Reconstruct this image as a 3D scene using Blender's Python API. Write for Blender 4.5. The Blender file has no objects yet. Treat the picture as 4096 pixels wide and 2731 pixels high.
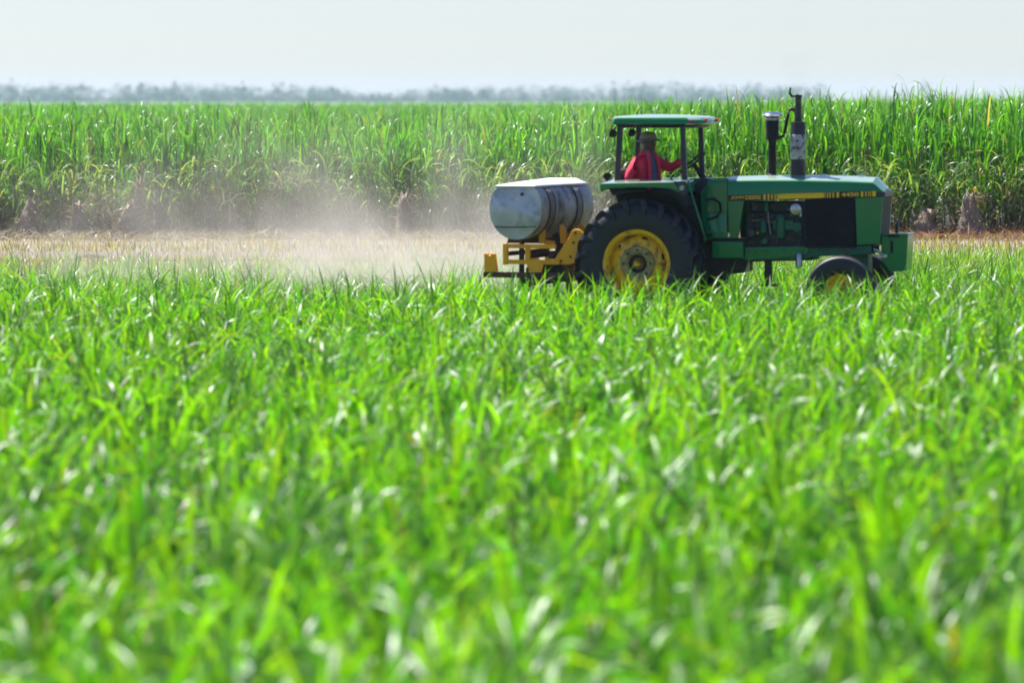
import bpy, bmesh, math, random
import numpy as np
from mathutils import Vector, Matrix

random.seed(7)
RNG = np.random.default_rng(11)
R = math.radians
scene = bpy.context.scene
col = scene.collection

# ------------------------------------------------------------------ camera
CAM_H = 3.07
cam_d = bpy.data.cameras.new('camera')
cam = bpy.data.objects.new('camera', cam_d)
col.objects.link(cam)
scene.camera = cam
cam_d.sensor_width = 36.0
cam_d.lens = 156.5
cam.location = (0, 0, CAM_H)
cam.rotation_euler = (R(90 - 3.10), 0, 0)
cam_d.clip_start = 0.5
cam_d.clip_end = 20000
cam_d.dof.use_dof = True
cam_d.dof.focus_distance = 78.0
cam_d.dof.aperture_fstop = 1.7

# ------------------------------------------------------------------ world and sun
SUN_EL = R(60)
SUN_DIR = Vector((-0.62, 0.52, 0)).normalized() * math.cos(SUN_EL) + Vector((0, 0, math.sin(SUN_EL)))
world = bpy.data.worlds.new('World')
scene.world = world
world.use_nodes = True
wn = world.node_tree
wn.nodes.clear()
sky = wn.nodes.new('ShaderNodeTexSky')
sky.sky_type = 'NISHITA'
sky.sun_disc = False
sky.sun_elevation = SUN_EL
sky.sun_rotation = math.atan2(SUN_DIR.x, SUN_DIR.y)
sky.air_density = 1.0
sky.dust_density = 0.25
sky.ozone_density = 4.0
bg = wn.nodes.new('ShaderNodeBackground')
bg.inputs['Strength'].default_value = 0.061
wo = wn.nodes.new('ShaderNodeOutputWorld')
cool = wn.nodes.new('ShaderNodeMix')          # the whole sky a little cooler, as through milky haze
cool.data_type = 'RGBA'
cool.blend_type = 'MULTIPLY'
cool.inputs[0].default_value = 1.0
cool.inputs[7].default_value = (0.87, 0.885, 1.06, 1)
wn.links.new(sky.outputs[0], cool.inputs[6])
wn.links.new(cool.outputs[2], bg.inputs[0])
wn.links.new(bg.outputs[0], wo.inputs[0])

sun_d = bpy.data.lights.new('sun', 'SUN')
sun_d.energy = 4.8
sun_d.angle = R(0.6)
sun_d.color = (1.0, 0.975, 0.93)
sun = bpy.data.objects.new('sun', sun_d)
col.objects.link(sun)
sun.rotation_euler = SUN_DIR.to_track_quat('Z', 'Y').to_euler()
sun.location = (-20, 60, 60)

vs = scene.view_settings
vs.view_transform = 'Standard'
vs.look = 'None'
vs.exposure = 1.2
vs.gamma = 1.0
vs.use_curve_mapping = False
scene.render.engine = 'CYCLES'
cy = scene.cycles
cy.max_bounces = 6
cy.diffuse_bounces = 3
cy.glossy_bounces = 3
cy.transmission_bounces = 4
cy.transparent_max_bounces = 6
cy.volume_bounces = 1
cy.volume_step_rate = 1.0
cy.volume_max_steps = 96
cy.use_denoising = True
cy.sample_clamp_indirect = 6.0
cy.caustics_reflective = False
cy.caustics_refractive = False

# ------------------------------------------------------------------ materials
MATS = {}


def nodes_of(name):
    m = bpy.data.materials.new(name)
    m.use_nodes = True
    nt = m.node_tree
    nt.nodes.clear()
    out = nt.nodes.new('ShaderNodeOutputMaterial')
    return m, nt, out


def surf(name, c1, c2=None, rough=0.5, metal=0.0, scale=6.0, detail=4.0, bump=0.0, bump_scale=40.0,
         spots=None, spot_scale=9.0, spot_at=(0.58, 0.66), coat=0.0, rough2=None, coords='Object', spec=0.5):
    """Principled material whose colour wanders between c1 and c2, with patches of a third colour."""
    m, nt, out = nodes_of(name)
    N, L = nt.nodes, nt.links
    b = N.new('ShaderNodeBsdfPrincipled')
    L.new(b.outputs[0], out.inputs[0])
    tc = N.new('ShaderNodeTexCoord')
    no = N.new('ShaderNodeTexNoise')
    no.inputs['Scale'].default_value = scale
    no.inputs['Detail'].default_value = detail
    L.new(tc.outputs[coords], no.inputs['Vector'])
    mix = N.new('ShaderNodeMix')
    mix.data_type = 'RGBA'
    mix.inputs[6].default_value = (*c1, 1)
    mix.inputs[7].default_value = (*(c2 or c1), 1)
    cr = N.new('ShaderNodeMapRange')
    cr.inputs['From Min'].default_value = 0.3
    cr.inputs['From Max'].default_value = 0.7
    L.new(no.outputs['Fac'], cr.inputs['Value'])
    L.new(cr.outputs[0], mix.inputs[0])
    last = mix.outputs[2]
    if spots:
        n2 = N.new('ShaderNodeTexNoise')
        n2.inputs['Scale'].default_value = spot_scale
        n2.inputs['Detail'].default_value = 6
        n2.inputs['Roughness'].default_value = 0.65
        L.new(tc.outputs[coords], n2.inputs['Vector'])
        mr = N.new('ShaderNodeMapRange')
        mr.inputs['From Min'].default_value = spot_at[0]
        mr.inputs['From Max'].default_value = spot_at[1]
        L.new(n2.outputs['Fac'], mr.inputs['Value'])
        mx = N.new('ShaderNodeMix')
        mx.data_type = 'RGBA'
        L.new(mr.outputs[0], mx.inputs[0])
        L.new(last, mx.inputs[6])
        mx.inputs[7].default_value = (*spots, 1)
        last = mx.outputs[2]
    L.new(last, b.inputs['Base Color'])
    if rough2 is not None:
        r = N.new('ShaderNodeMapRange')
        r.inputs['To Min'].default_value = rough
        r.inputs['To Max'].default_value = rough2
        L.new(no.outputs['Fac'], r.inputs['Value'])
        L.new(r.outputs[0], b.inputs['Roughness'])
    else:
        b.inputs['Roughness'].default_value = rough
    b.inputs['Metallic'].default_value = metal
    b.inputs['Coat Weight'].default_value = coat
    b.inputs['Coat Roughness'].default_value = 0.10
    b.inputs['Specular IOR Level'].default_value = spec
    if bump:
        n3 = N.new('ShaderNodeTexNoise')
        n3.inputs['Scale'].default_value = bump_scale
        n3.inputs['Detail'].default_value = 5
        L.new(tc.outputs[coords], n3.inputs['Vector'])
        bp = N.new('ShaderNodeBump')
        bp.inputs['Strength'].default_value = bump
        bp.inputs['Distance'].default_value = 0.02
        L.new(n3.outputs['Fac'], bp.inputs['Height'])
        L.new(bp.outputs[0], b.inputs['Normal'])
    MATS[name] = m
    return m


def leaf_mat(name, trans=0.45, rough=0.38, spec=0.5, tr_gain=(1.9, 1.7, 0.7)):
    """Leaf: colour of each blade from its 'tint' attribute, light shining through from behind."""
    m, nt, out = nodes_of(name)
    N, L = nt.nodes, nt.links
    at = N.new('ShaderNodeAttribute')
    at.attribute_name = 'tint'
    b = N.new('ShaderNodeBsdfPrincipled')
    b.inputs['Roughness'].default_value = rough
    b.inputs['Specular IOR Level'].default_value = spec
    L.new(at.outputs['Color'], b.inputs['Base Color'])
    g = N.new('ShaderNodeMix')
    g.data_type = 'RGBA'
    g.blend_type = 'MULTIPLY'
    g.inputs[0].default_value = 1.0
    g.inputs[7].default_value = (*tr_gain, 1)
    L.new(at.outputs['Color'], g.inputs[6])
    t = N.new('ShaderNodeBsdfTranslucent')
    L.new(g.outputs[2], t.inputs['Color'])
    ms = N.new('ShaderNodeMixShader')
    ms.inputs[0].default_value = trans
    L.new(b.outputs[0], ms.inputs[1])
    L.new(t.outputs[0], ms.inputs[2])
    L.new(ms.outputs[0], out.inputs[0])
    MATS[name] = m
    return m


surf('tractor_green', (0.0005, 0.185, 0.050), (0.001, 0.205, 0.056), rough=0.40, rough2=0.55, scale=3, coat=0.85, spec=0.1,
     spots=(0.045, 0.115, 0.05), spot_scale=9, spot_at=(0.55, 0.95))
surf('cast_green', (0.003, 0.13, 0.05), (0.006, 0.10, 0.045), rough=0.5, scale=8, spots=(0.05, 0.045, 0.03), spot_scale=12,
     spot_at=(0.52, 0.68), bump=0.25)
surf('wheel_yellow', (0.88, 0.50, 0.008), (0.78, 0.40, 0.008), rough=0.42, scale=4, spots=(0.10, 0.055, 0.02), spot_scale=8,
     spot_at=(0.50, 0.66))
surf('decal_yellow', (0.95, 0.56, 0.004), (0.95, 0.54, 0.004), rough=0.35)
surf('decal_black', (0.008, 0.007, 0.006), rough=0.35)
surf('hub_grime', (0.44, 0.35, 0.13), (0.20, 0.14, 0.06), rough=0.65, scale=11, spots=(0.03, 0.02, 0.014), spot_scale=16)
surf('rubber', (0.009, 0.010, 0.015), (0.016, 0.017, 0.022), rough=0.46, rough2=0.62, scale=5, spots=(0.045, 0.043, 0.042),
     spot_scale=4, spot_at=(0.6, 0.9), bump=0.15)
surf('black_paint', (0.004, 0.005, 0.008), (0.008, 0.008, 0.011), spec=0.3, rough=0.5, scale=7, spots=(0.05, 0.045, 0.04), spot_scale=8)
surf('post_paint', (0.015, 0.018, 0.026), (0.025, 0.028, 0.036), rough=0.4, scale=5)
surf('engine_metal', (0.008, 0.009, 0.010), (0.03, 0.03, 0.03), rough=0.5, metal=0.3, scale=12, spots=(0.15, 0.15, 0.15), spot_scale=20)
surf('grille_black', spec=0.25, c1=(0.010, 0.011, 0.014), c2=(0.022, 0.022, 0.026), rough=0.6, scale=4, spots=(0.07, 0.07, 0.075), spot_scale=5,
     spot_at=(0.62, 0.9))
surf('steel', (0.45, 0.45, 0.47), (0.35, 0.35, 0.37), rough=0.3, metal=0.9, scale=8)
surf('chrome', (0.80, 0.80, 0.82), (0.7, 0.7, 0.72), rough=0.15, metal=1.0, scale=8)
surf('muffler', (0.014, 0.014, 0.018), (0.03, 0.028, 0.03), rough=0.5, scale=6, spots=(0.10, 0.08, 0.075), spot_scale=6)
surf('burnt_patch', (0.52, 0.52, 0.56), (0.20, 0.18, 0.17), rough=0.6, scale=7, detail=6, spots=(0.03, 0.025, 0.025), spot_scale=10,
     spot_at=(0.5, 0.6))
surf('orange_lens', (0.75, 0.16, 0.015), rough=0.25)
surf('red_sticker', (0.42, 0.03, 0.10), rough=0.4)
surf('glass_lens', (0.45, 0.47, 0.48), (0.3, 0.32, 0.33), rough=0.15)
surf('vinyl', (0.02, 0.018, 0.018), (0.035, 0.03, 0.03), rough=0.6)
surf('frame_yellow', (1.0, 0.46, 0.003), (0.95, 0.39, 0.003), rough=0.5, scale=5, spots=(0.22, 0.09, 0.022), spot_scale=7,
     spot_at=(0.60, 0.74), bump=0.1)
surf('rust', (0.13, 0.055, 0.025), (0.06, 0.032, 0.02), rough=0.8, scale=9, spots=(0.28, 0.13, 0.02), spot_scale=8, bump=0.3)
surf('dark_iron', (0.02, 0.018, 0.018), (0.05, 0.036, 0.028), rough=0.7, scale=9, bump=0.2)
surf('galvanised', (0.58, 0.56, 0.56), (0.36, 0.33, 0.32), rough=0.45, rough2=0.6, metal=0.15, scale=3.2, detail=6,
     spots=(0.12, 0.075, 0.045), spot_scale=3.4, spot_at=(0.49, 0.66), bump=0.05, bump_scale=8)
surf('tank_end', (0.58, 0.58, 0.63), (0.36, 0.37, 0.41), rough=0.40, metal=0.35, scale=2.6, detail=5,
     spots=(0.14, 0.125, 0.12), spot_scale=3.5, spot_at=(0.52, 0.78), bump=0.08, bump_scale=5)
surf('lid_white', (0.80, 0.78, 0.74), (0.70, 0.68, 0.65), rough=0.55, scale=6)
surf('strap', (0.30, 0.29, 0.29), (0.17, 0.15, 0.14), rough=0.6, scale=8, spots=(0.22, 0.11, 0.03), spot_scale=6)
surf('skin', (0.10, 0.045, 0.026), (0.075, 0.034, 0.02), rough=0.5, scale=20)
surf('jacket_red', (0.88, 0.040, 0.095), (0.78, 0.030, 0.075), rough=0.75, scale=14, bump=0.5, bump_scale=18)
surf('shirt_blue', (0.12, 0.15, 0.22), (0.08, 0.10, 0.16), rough=0.8, scale=14, bump=0.4, bump_scale=22)
surf('trousers', (0.03, 0.035, 0.05), (0.02, 0.024, 0.035), rough=0.85, scale=14)
surf('hat_straw', (0.34, 0.30, 0.21), (0.26, 0.23, 0.16), rough=0.8, scale=30)
surf('hair', (0.008, 0.006, 0.006), rough=0.6)
surf('bark_dead', (0.27, 0.225, 0.18), (0.16, 0.13, 0.105), rough=0.9, scale=8, detail=7, spots=(0.34, 0.25, 0.17), spot_scale=14,
     bump=0.8, bump_scale=20)
surf('clod', (0.045, 0.04, 0.036), (0.025, 0.022, 0.02), rough=0.9, bump=0.6, bump_scale=12)
surf('tree_bark', (0.08, 0.07, 0.06), (0.05, 0.045, 0.04), rough=0.9)
surf('soil', (0.115, 0.082, 0.052), (0.16, 0.118, 0.075), rough=0.95, scale=0.8, detail=8, spots=(0.30, 0.235, 0.15), spot_scale=1.6,
     spot_at=(0.55, 0.75), bump=0.6, bump_scale=6)
surf('verge', (0.25, 0.21, 0.16), (0.19, 0.158, 0.118), rough=0.95, scale=0.5, detail=9, spots=(0.13, 0.15, 0.05), spot_scale=0.7,
     spot_at=(0.56, 0.72), bump=0.6, bump_scale=5)
surf('road_dirt', (0.185, 0.15, 0.115), (0.145, 0.118, 0.09), rough=0.95, scale=0.9, detail=8, bump=0.5, bump_scale=6)


def top_light_tint(name, colour, amount):
    """Top light put into the base colour: paler only on faces that look upwards."""
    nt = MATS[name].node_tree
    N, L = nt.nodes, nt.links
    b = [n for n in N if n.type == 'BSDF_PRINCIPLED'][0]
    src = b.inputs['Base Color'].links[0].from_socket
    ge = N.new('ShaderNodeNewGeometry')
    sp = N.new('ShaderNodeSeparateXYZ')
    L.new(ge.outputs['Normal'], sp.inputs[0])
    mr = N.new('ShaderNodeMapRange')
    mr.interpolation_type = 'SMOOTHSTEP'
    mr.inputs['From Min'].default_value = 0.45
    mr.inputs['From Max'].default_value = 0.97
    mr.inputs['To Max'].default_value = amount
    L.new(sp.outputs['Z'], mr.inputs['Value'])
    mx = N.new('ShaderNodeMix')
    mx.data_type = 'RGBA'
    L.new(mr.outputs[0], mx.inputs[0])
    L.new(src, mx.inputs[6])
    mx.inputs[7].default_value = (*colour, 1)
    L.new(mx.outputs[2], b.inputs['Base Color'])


top_light_tint('tractor_green', (0.46, 0.47, 0.44), 0.58)  # white sky and sun highlights on hood, roof and fender tops, painted in
top_light_tint('rubber', (0.20, 0.19, 0.18), 0.18)
top_light_tint('cast_green', (0.30, 0.29, 0.25), 0.5)
leaf_mat('young_leaf', trans=0.54, rough=0.41, spec=0.75, tr_gain=(1.8, 1.75, 0.30))
leaf_mat('cane_leaf', trans=0.48, rough=0.40, spec=0.6, tr_gain=(1.8, 1.8, 0.4))
leaf_mat('dry_leaf', trans=0.25, rough=0.7, spec=0.3, tr_gain=(1.2, 1.1, 0.9))
leaf_mat('tree_leaf', trans=0.25, rough=0.6, spec=0.3, tr_gain=(1.3, 1.3, 0.8))


# ------------------------------------------------------------------ object helpers
def tag(o, label=None, category=None, group=None, kind=None):
    if label:
        o['label'] = label
    if category:
        o['category'] = category
    if group:
        o['group'] = group
    if kind:
        o['kind'] = kind
    return o


def empty(name, loc=(0, 0, 0), rz=0.0):
    o = bpy.data.objects.new(name, None)
    o.empty_display_size = 0.3
    col.objects.link(o)
    o.location = loc
    o.rotation_euler = (0, 0, rz)
    return o


def obj(name, geo, mat, parent=None, bevel=0.0, smooth=None, seg=2):
    v, f = geo
    me = bpy.data.meshes.new(name)
    me.from_pydata([tuple(p) for p in v], [], [tuple(q) for q in f])
    bm = bmesh.new()
    bm.from_mesh(me)
    bmesh.ops.recalc_face_normals(bm, faces=bm.faces)
    bm.to_mesh(me)
    bm.free()
    me.materials.append(MATS[mat] if isinstance(mat, str) else mat)
    o = bpy.data.objects.new(name, me)
    col.objects.link(o)
    if parent is not None:
        o.parent = parent
    if smooth is not None:
        me.polygons.foreach_set('use_smooth', [True] * len(me.polygons))
        me.set_sharp_from_angle(angle=R(smooth))
    if bevel:
        m = o.modifiers.new('bevel', 'BEVEL')
        m.width = bevel
        m.segments = seg
        m.limit_method = 'ANGLE'
        m.angle_limit = R(30)
        m.harden_normals = False
    return o


def joinall(*geos):
    V, F = [], []
    for v, f in geos:
        k = len(V)
        V += list(v)
        F += [tuple(i + k for i in q) for q in f]
    return V, F


def move(geo, d=(0, 0, 0), rot=None):
    v, f = geo
    M = rot.to_matrix() if rot is not None else Matrix.Identity(3)
    d = Vector(d)
    return [tuple(M @ Vector(p) + d) for p in v], f


def box(x0, x1, y0, y1, z0, z1):
    v = [(x, y, z) for x in (x0, x1) for y in (y0, y1) for z in (z0, z1)]
    f = [(0, 1, 3, 2), (4, 6, 7, 5), (0, 4, 5, 1), (2, 3, 7, 6), (0, 2, 6, 4), (1, 5, 7, 3)]
    return v, f


def prism(prof, y0, y1):
    """x-z outline pulled along y."""
    n = len(prof)
    v = [(x, y0, z) for x, z in prof] + [(x, y1, z) for x, z in prof]
    f = [tuple(range(n)), tuple(range(2 * n - 1, n - 1, -1))]
    f += [(i, (i + 1) % n, n + (i + 1) % n, n + i) for i in range(n)]
    return v, f


def loft(rings, cap=True):
    n = len(rings[0])
    v = [p for r in rings for p in r]
    f = []
    for k in range(len(rings) - 1):
        for i in range(n):
            j = (i + 1) % n
            f.append((k * n + i, k * n + j, (k + 1) * n + j, (k + 1) * n + i))
    if cap:
        f.append(tuple(range(n - 1, -1, -1)))
        f.append(tuple(range((len(rings) - 1) * n, len(rings) * n)))
    return v, f


def tube(pts, rad, n=12):
    pts = [Vector(p) for p in pts]
    if not isinstance(rad, (list, tuple)):
        rad = [rad] * len(pts)
    rings = []
    up = Vector((0.13, 0.31, 0.94)).normalized()
    for i, p in enumerate(pts):
        a = pts[max(i - 1, 0)]
        b = pts[min(i + 1, len(pts) - 1)]
        t = (b - a).normalized()
        u = up if abs(t.dot(up)) < 0.93 else Vector((1, 0.1, 0))
        s = t.cross(u).normalized()
        w = s.cross(t)
        rings.append([tuple(p + (s * math.cos(2 * math.pi * k / n) + w * math.sin(2 * math.pi * k / n)) * rad[i]) for k in range(n)])
    return loft(rings)


def lathe(prof, n=32, axis='z', c=(0, 0, 0), closed=False):
    """prof = [(radius, along)]; revolved about the axis through c."""
    rings = []
    for r, a in prof:
        ring = []
        for k in range(n):
            t = 2 * math.pi * k / n
            if axis == 'z':
                ring.append((c[0] + r * math.cos(t), c[1] + r * math.sin(t), c[2] + a))
            else:
                ring.append((c[0] + r * math.cos(t), c[1] + a, c[2] + r * math.sin(t)))
        rings.append(ring)
    if closed:
        rings.append(rings[0])
        return loft(rings, cap=False)
    return loft(rings)


def copy_tree(o, parent=None):
    c = o.copy()
    col.objects.link(c)
    c.parent = parent
    for ch in list(o.children):
        copy_tree(ch, c)
    return c


# ------------------------------------------------------------------ leaves made in bulk
def wob(x, y, s, k=0.0):
    return (np.sin(x / s + 1.7 * k) + np.sin(y / s * 1.13 + 2.1 + k) + np.sin((x + y) / s * 0.71 + 4.0 - k)
            + np.sin((x - 1.3 * y) / s * 1.9 + k * 3.3)) / 4.0


def blades(base, az, length, width, a0, bend, color, nseg=6, power=1.6, twist=None, tipcol=None):
    """Arching strap leaves. All arguments are arrays over the leaves. Returns verts, quads, colours."""
    n = len(az)
    t = np.linspace(0, 1, nseg + 1)
    tm = (t[1:] + t[:-1]) / 2
    ang = a0[:, None] + bend[:, None] * tm[None, :] ** power
    dl = (length / nseg)[:, None]
    h = np.concatenate([np.zeros((n, 1)), np.cumsum(np.sin(ang) * dl, 1)], 1)
    z = np.concatenate([np.zeros((n, 1)), np.cumsum(np.cos(ang) * dl, 1)], 1)
    ca, sa = np.cos(az), np.sin(az)
    cen = np.stack([base[:, 0:1] + h * ca[:, None], base[:, 1:2] + h * sa[:, None], base[:, 2:3] + z], -1)
    wt = np.minimum(1.0, 0.45 + 2.4 * t) * np.clip(1 - t, 0, 1) ** 0.62
    if twist is None:
        twist = np.zeros(n)
    tw = twist[:, None] * t[None, :]
    a_at = a0[:, None] + bend[:, None] * t[None, :] ** power
    sx, sy = -sa[:, None], ca[:, None]
    nx, ny, nz = -np.cos(a_at) * ca[:, None], -np.cos(a_at) * sa[:, None], np.sin(a_at)
    side = np.stack([sx * np.cos(tw) + nx * np.sin(tw), sy * np.cos(tw) + ny * np.sin(tw), nz * np.sin(tw)], -1)
    off = side * (width[:, None] * wt[None, :] * 0.5)[..., None]
    v = np.stack([cen - off, cen + off], 2).reshape(-1, 3)
    q = np.arange(nseg)
    pat = np.stack([2 * q, 2 * q + 1, 2 * q + 3, 2 * q + 2], 1)
    f = (pat[None] + (np.arange(n) * 2 * (nseg + 1))[:, None, None]).reshape(-1, 4)
    c = np.repeat(color[:, None, :], nseg + 1, 1)
    if tipcol is not None:
        k = np.clip((t - 0.75) / 0.25, 0, 1)[None, :, None]
        c = c * (1 - k * tipcol[:, None, 3:4]) + tipcol[:, None, :3] * k * tipcol[:, None, 3:4]
    c = np.repeat(c, 2, 1).reshape(-1, 3)
    return v, f, c


def bulk(name, chunks, mat, parent=None):
    V, F, C = [], [], []
    k = 0
    for v, f, c in chunks:
        V.append(v)
        F.append(f + k)
        C.append(c)
        k += len(v)
    V, F, C = np.concatenate(V), np.concatenate(F), np.concatenate(C)
    me = bpy.data.meshes.new(name)
    me.vertices.add(len(V))
    me.vertices.foreach_set('co', V.astype(np.float32).ravel())
    me.loops.add(F.size)
    me.loops.foreach_set('vertex_index', F.astype(np.int32).ravel())
    me.polygons.add(len(F))
    me.polygons.foreach_set('loop_start', np.arange(0, F.size, F.shape[1], dtype=np.int32))
    me.polygons.foreach_set('loop_total', np.full(len(F), F.shape[1], dtype=np.int32))
    me.polygons.foreach_set('use_smooth', np.ones(len(F), dtype=bool))
    a = me.attributes.new('tint', 'FLOAT_COLOR', 'POINT')
    a.data.foreach_set('color', np.concatenate([C, np.ones((len(C), 1))], 1).astype(np.float32).ravel())
    me.update(calc_edges=True)
    me.materials.append(MATS[mat])
    o = bpy.data.objects.new(name, me)
    col.objects.link(o)
    o.parent = parent
    return o


def U(a, b, n):
    return RNG.uniform(a, b, n)


def tint(n, lo, hi, jitter=0.18):
    k = RNG.random((n, 1))
    c = np.array(lo)[None] * (1 - k) + np.array(hi)[None] * k
    return np.clip(c * (1 + RNG.normal(0, jitter, (n, 1))), 0.004, 1)


# ------------------------------------------------------------------ ground, verge, road
def sheet(name, x0, x1, y0, y1, z, mat, nx=1, ny=1, wav=0.0, edge=0.0):
    xs = np.linspace(x0, x1, nx + 1)
    ys = np.linspace(y0, y1, ny + 1)
    v, f = [], []
    for j, y in enumerate(ys):
        for x in xs:
            e = 0.0
            if edge and j in (0, ny):
                e = edge * float(wob(np.array(x), np.array(y * 3.1), 1.1))
            v.append((x, y + e, z + (wav * float(wob(np.array(x), np.array(y), 0.9, 1.0)) if wav else 0.0)))
    for j in range(ny):
        for i in range(nx):
            a = j * (nx + 1) + i
            f.append((a, a + 1, a + nx + 2, a + nx + 1))
    o = obj(name, (v, f), mat, smooth=60)
    tag(o, kind='structure')
    return o


sheet('ground', -2600, 2600, -300, 6000, 0.0, 'soil')
sheet('verge_ground', -60, 60, 70.5, 101.5, 0.02, 'verge', 120, 16, wav=0.012, edge=0.5)
sheet('dirt_road', -60, 60, 84.5, 89.0, 0.045, 'road_dirt', 120, 6, wav=0.01, edge=0.25)

# ------------------------------------------------------------------ young cane crop (foreground)
G_LO, G_HI = (0.032, 0.165, 0.008), (0.138, 0.320, 0.006)


def crop(y0, y1, dens, nb, nseg, height, xm=3.5, green=(G_LO, G_HI), wide=0.030, right=None):
    hw = 0.118 * y1 + xm
    n = int((y1 - y0) * 2 * hw * dens)
    x = U(-hw, hw, n)
    y = U(y0, y1, n)
    keep = np.abs(x) < 0.118 * y + xm
    if right is not None:
        keep &= (x > right + 1.2 * wob(x, y, 2.0))
    # planted in rows that run away to the right, with gaps
    hN = height * (1 + 0.08 * np.clip((x - 2.5) / 2.5, 0, 1) + 0.16 * wob(x, y, 1.7) + 0.10 * wob(x, y, 0.45, 2.0))
    keep &= RNG.random(n) < (0.80 + 0.25 * wob(x, y, 0.8, 5.0) if y0 < 67 else 0.55 + 1.1 * wob(x, y, 0.9, 5.0))
    x, y, hN = x[keep], y[keep], hN[keep]
    m = len(x)
    idx = np.repeat(np.arange(m), nb)
    N = len(idx)
    bx = x[idx] + RNG.normal(0, 0.035, N)
    by = y[idx] + RNG.normal(0, 0.035, N)
    L = hN[idx] * U(0.75, 1.65, N)
    a0 = np.abs(RNG.normal(0.12, 0.24, N))
    bend = np.clip(RNG.normal(1.45, 0.75, N), 0.1, 3.0)
    az = U(-math.pi, math.pi, N)
    c = tint(N, *green)
    c *= (1 + 0.22 * wob(bx, by, 2.2, 1.0) + 0.14 * wob(bx, by, 0.5, 3.0))[:, None]
    odd = RNG.random(N)
    c[odd < 0.004] = tint(int((odd < 0.004).sum()), (0.17, 0.14, 0.06), (0.24, 0.20, 0.08))
    c[(odd > 0.01) & (odd < 0.09)] *= np.array([1.5, 1.15, 0.9])
    c[(odd > 0.09) & (odd < 0.17)] *= np.array([0.65, 0.75, 1.6])
    tip = np.concatenate([tint(N, (0.22, 0.22, 0.04), (0.30, 0.24, 0.08)), (RNG.random((N, 1)) < 0.22) * 0.7], 1)
    base = np.stack([bx, by, np.zeros(N)], 1)
    return blades(base, az, L, wide * U(0.6, 1.35, N), a0, bend, c, nseg, U(1.3, 2.4, 1)[0], RNG.normal(0, 0.7, N), tip)


ch = [crop(14.5, 22, 13, 7, 6, 0.62, wide=0.062), crop(22, 34, 11.5, 7, 6, 0.61, wide=0.058), crop(34, 48, 10.5, 7, 6, 0.61, wide=0.050),
      crop(48, 58.2, 11, 7, 6, 0.63, wide=0.042), crop(58.2, 68, 12, 7, 6, 0.52, wide=0.034), crop(68, 74, 9, 6, 5, 0.40), crop(74, 84, 3.5, 5, 4, 0.28), crop(74, 83, 6, 5, 5, 0.32, right=5.5)]
crop_o = bulk('young_cane_crop', ch, 'young_leaf')
tag(crop_o, 'bright green young cane crop filling the whole foreground', 'crop', kind='stuff')

# grassy verge behind the tractor, dry on the left, greener on the right
def verge_grass():
    n = 42000
    y = U(70.2, 99.5, n)
    x = U(-1, 1, n) * (0.118 * y + 3.5)
    onroad = (y > 84.7) & (y < 88.8)
    green = (x > 5.0 + 2 * wob(x, y, 2.5)) & (y < 87 + 2 * wob(x, y, 1.2)) | (RNG.random(n) < 0.35 * (y < 80))
    keep = (~onroad) | (RNG.random(n) < 0.25)
    keep &= RNG.random(n) < np.where(green, 1.0, 0.85)
    keep &= ~((y > 93) & (RNG.random(n) < 0.6))
    x, y, green = x[keep], y[keep], green[keep]
    m = len(x)
    L = np.where(green, U(0.18, 0.5, m), U(0.10, 0.32, m))
    c = np.where(green[:, None], tint(m, (0.075, 0.18, 0.02), (0.17, 0.27, 0.04)), tint(m, (0.15, 0.125, 0.075), (0.25, 0.215, 0.13)))
    return blades(np.stack([x, y, np.full(m, 0.01)], 1), U(-3.14, 3.14, m), L, U(0.012, 0.03, m), np.abs(RNG.normal(0.2, 0.25, m)),
                  U(0.2, 1.6, m), c, 4)


vg = bulk('verge_grass', [verge_grass()], 'young_leaf')
tag(vg, 'short dry and green grass on the verge between crop and tall cane', 'grass', kind='stuff')


# ------------------------------------------------------------------ tall cane field
def cane_height(x, d):
    u = x / (0.115 * d)                      # the stand grows taller to the east
    k = np.clip((x / d + 0.01) / 0.12, 0, 1)
    return 2.78 + 0.48 * k * k * (3 - 2 * k) + 0.13 * wob(x, d, 3.5) + 0.12 * wob(x, d, 0.9, 2.0)


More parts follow.
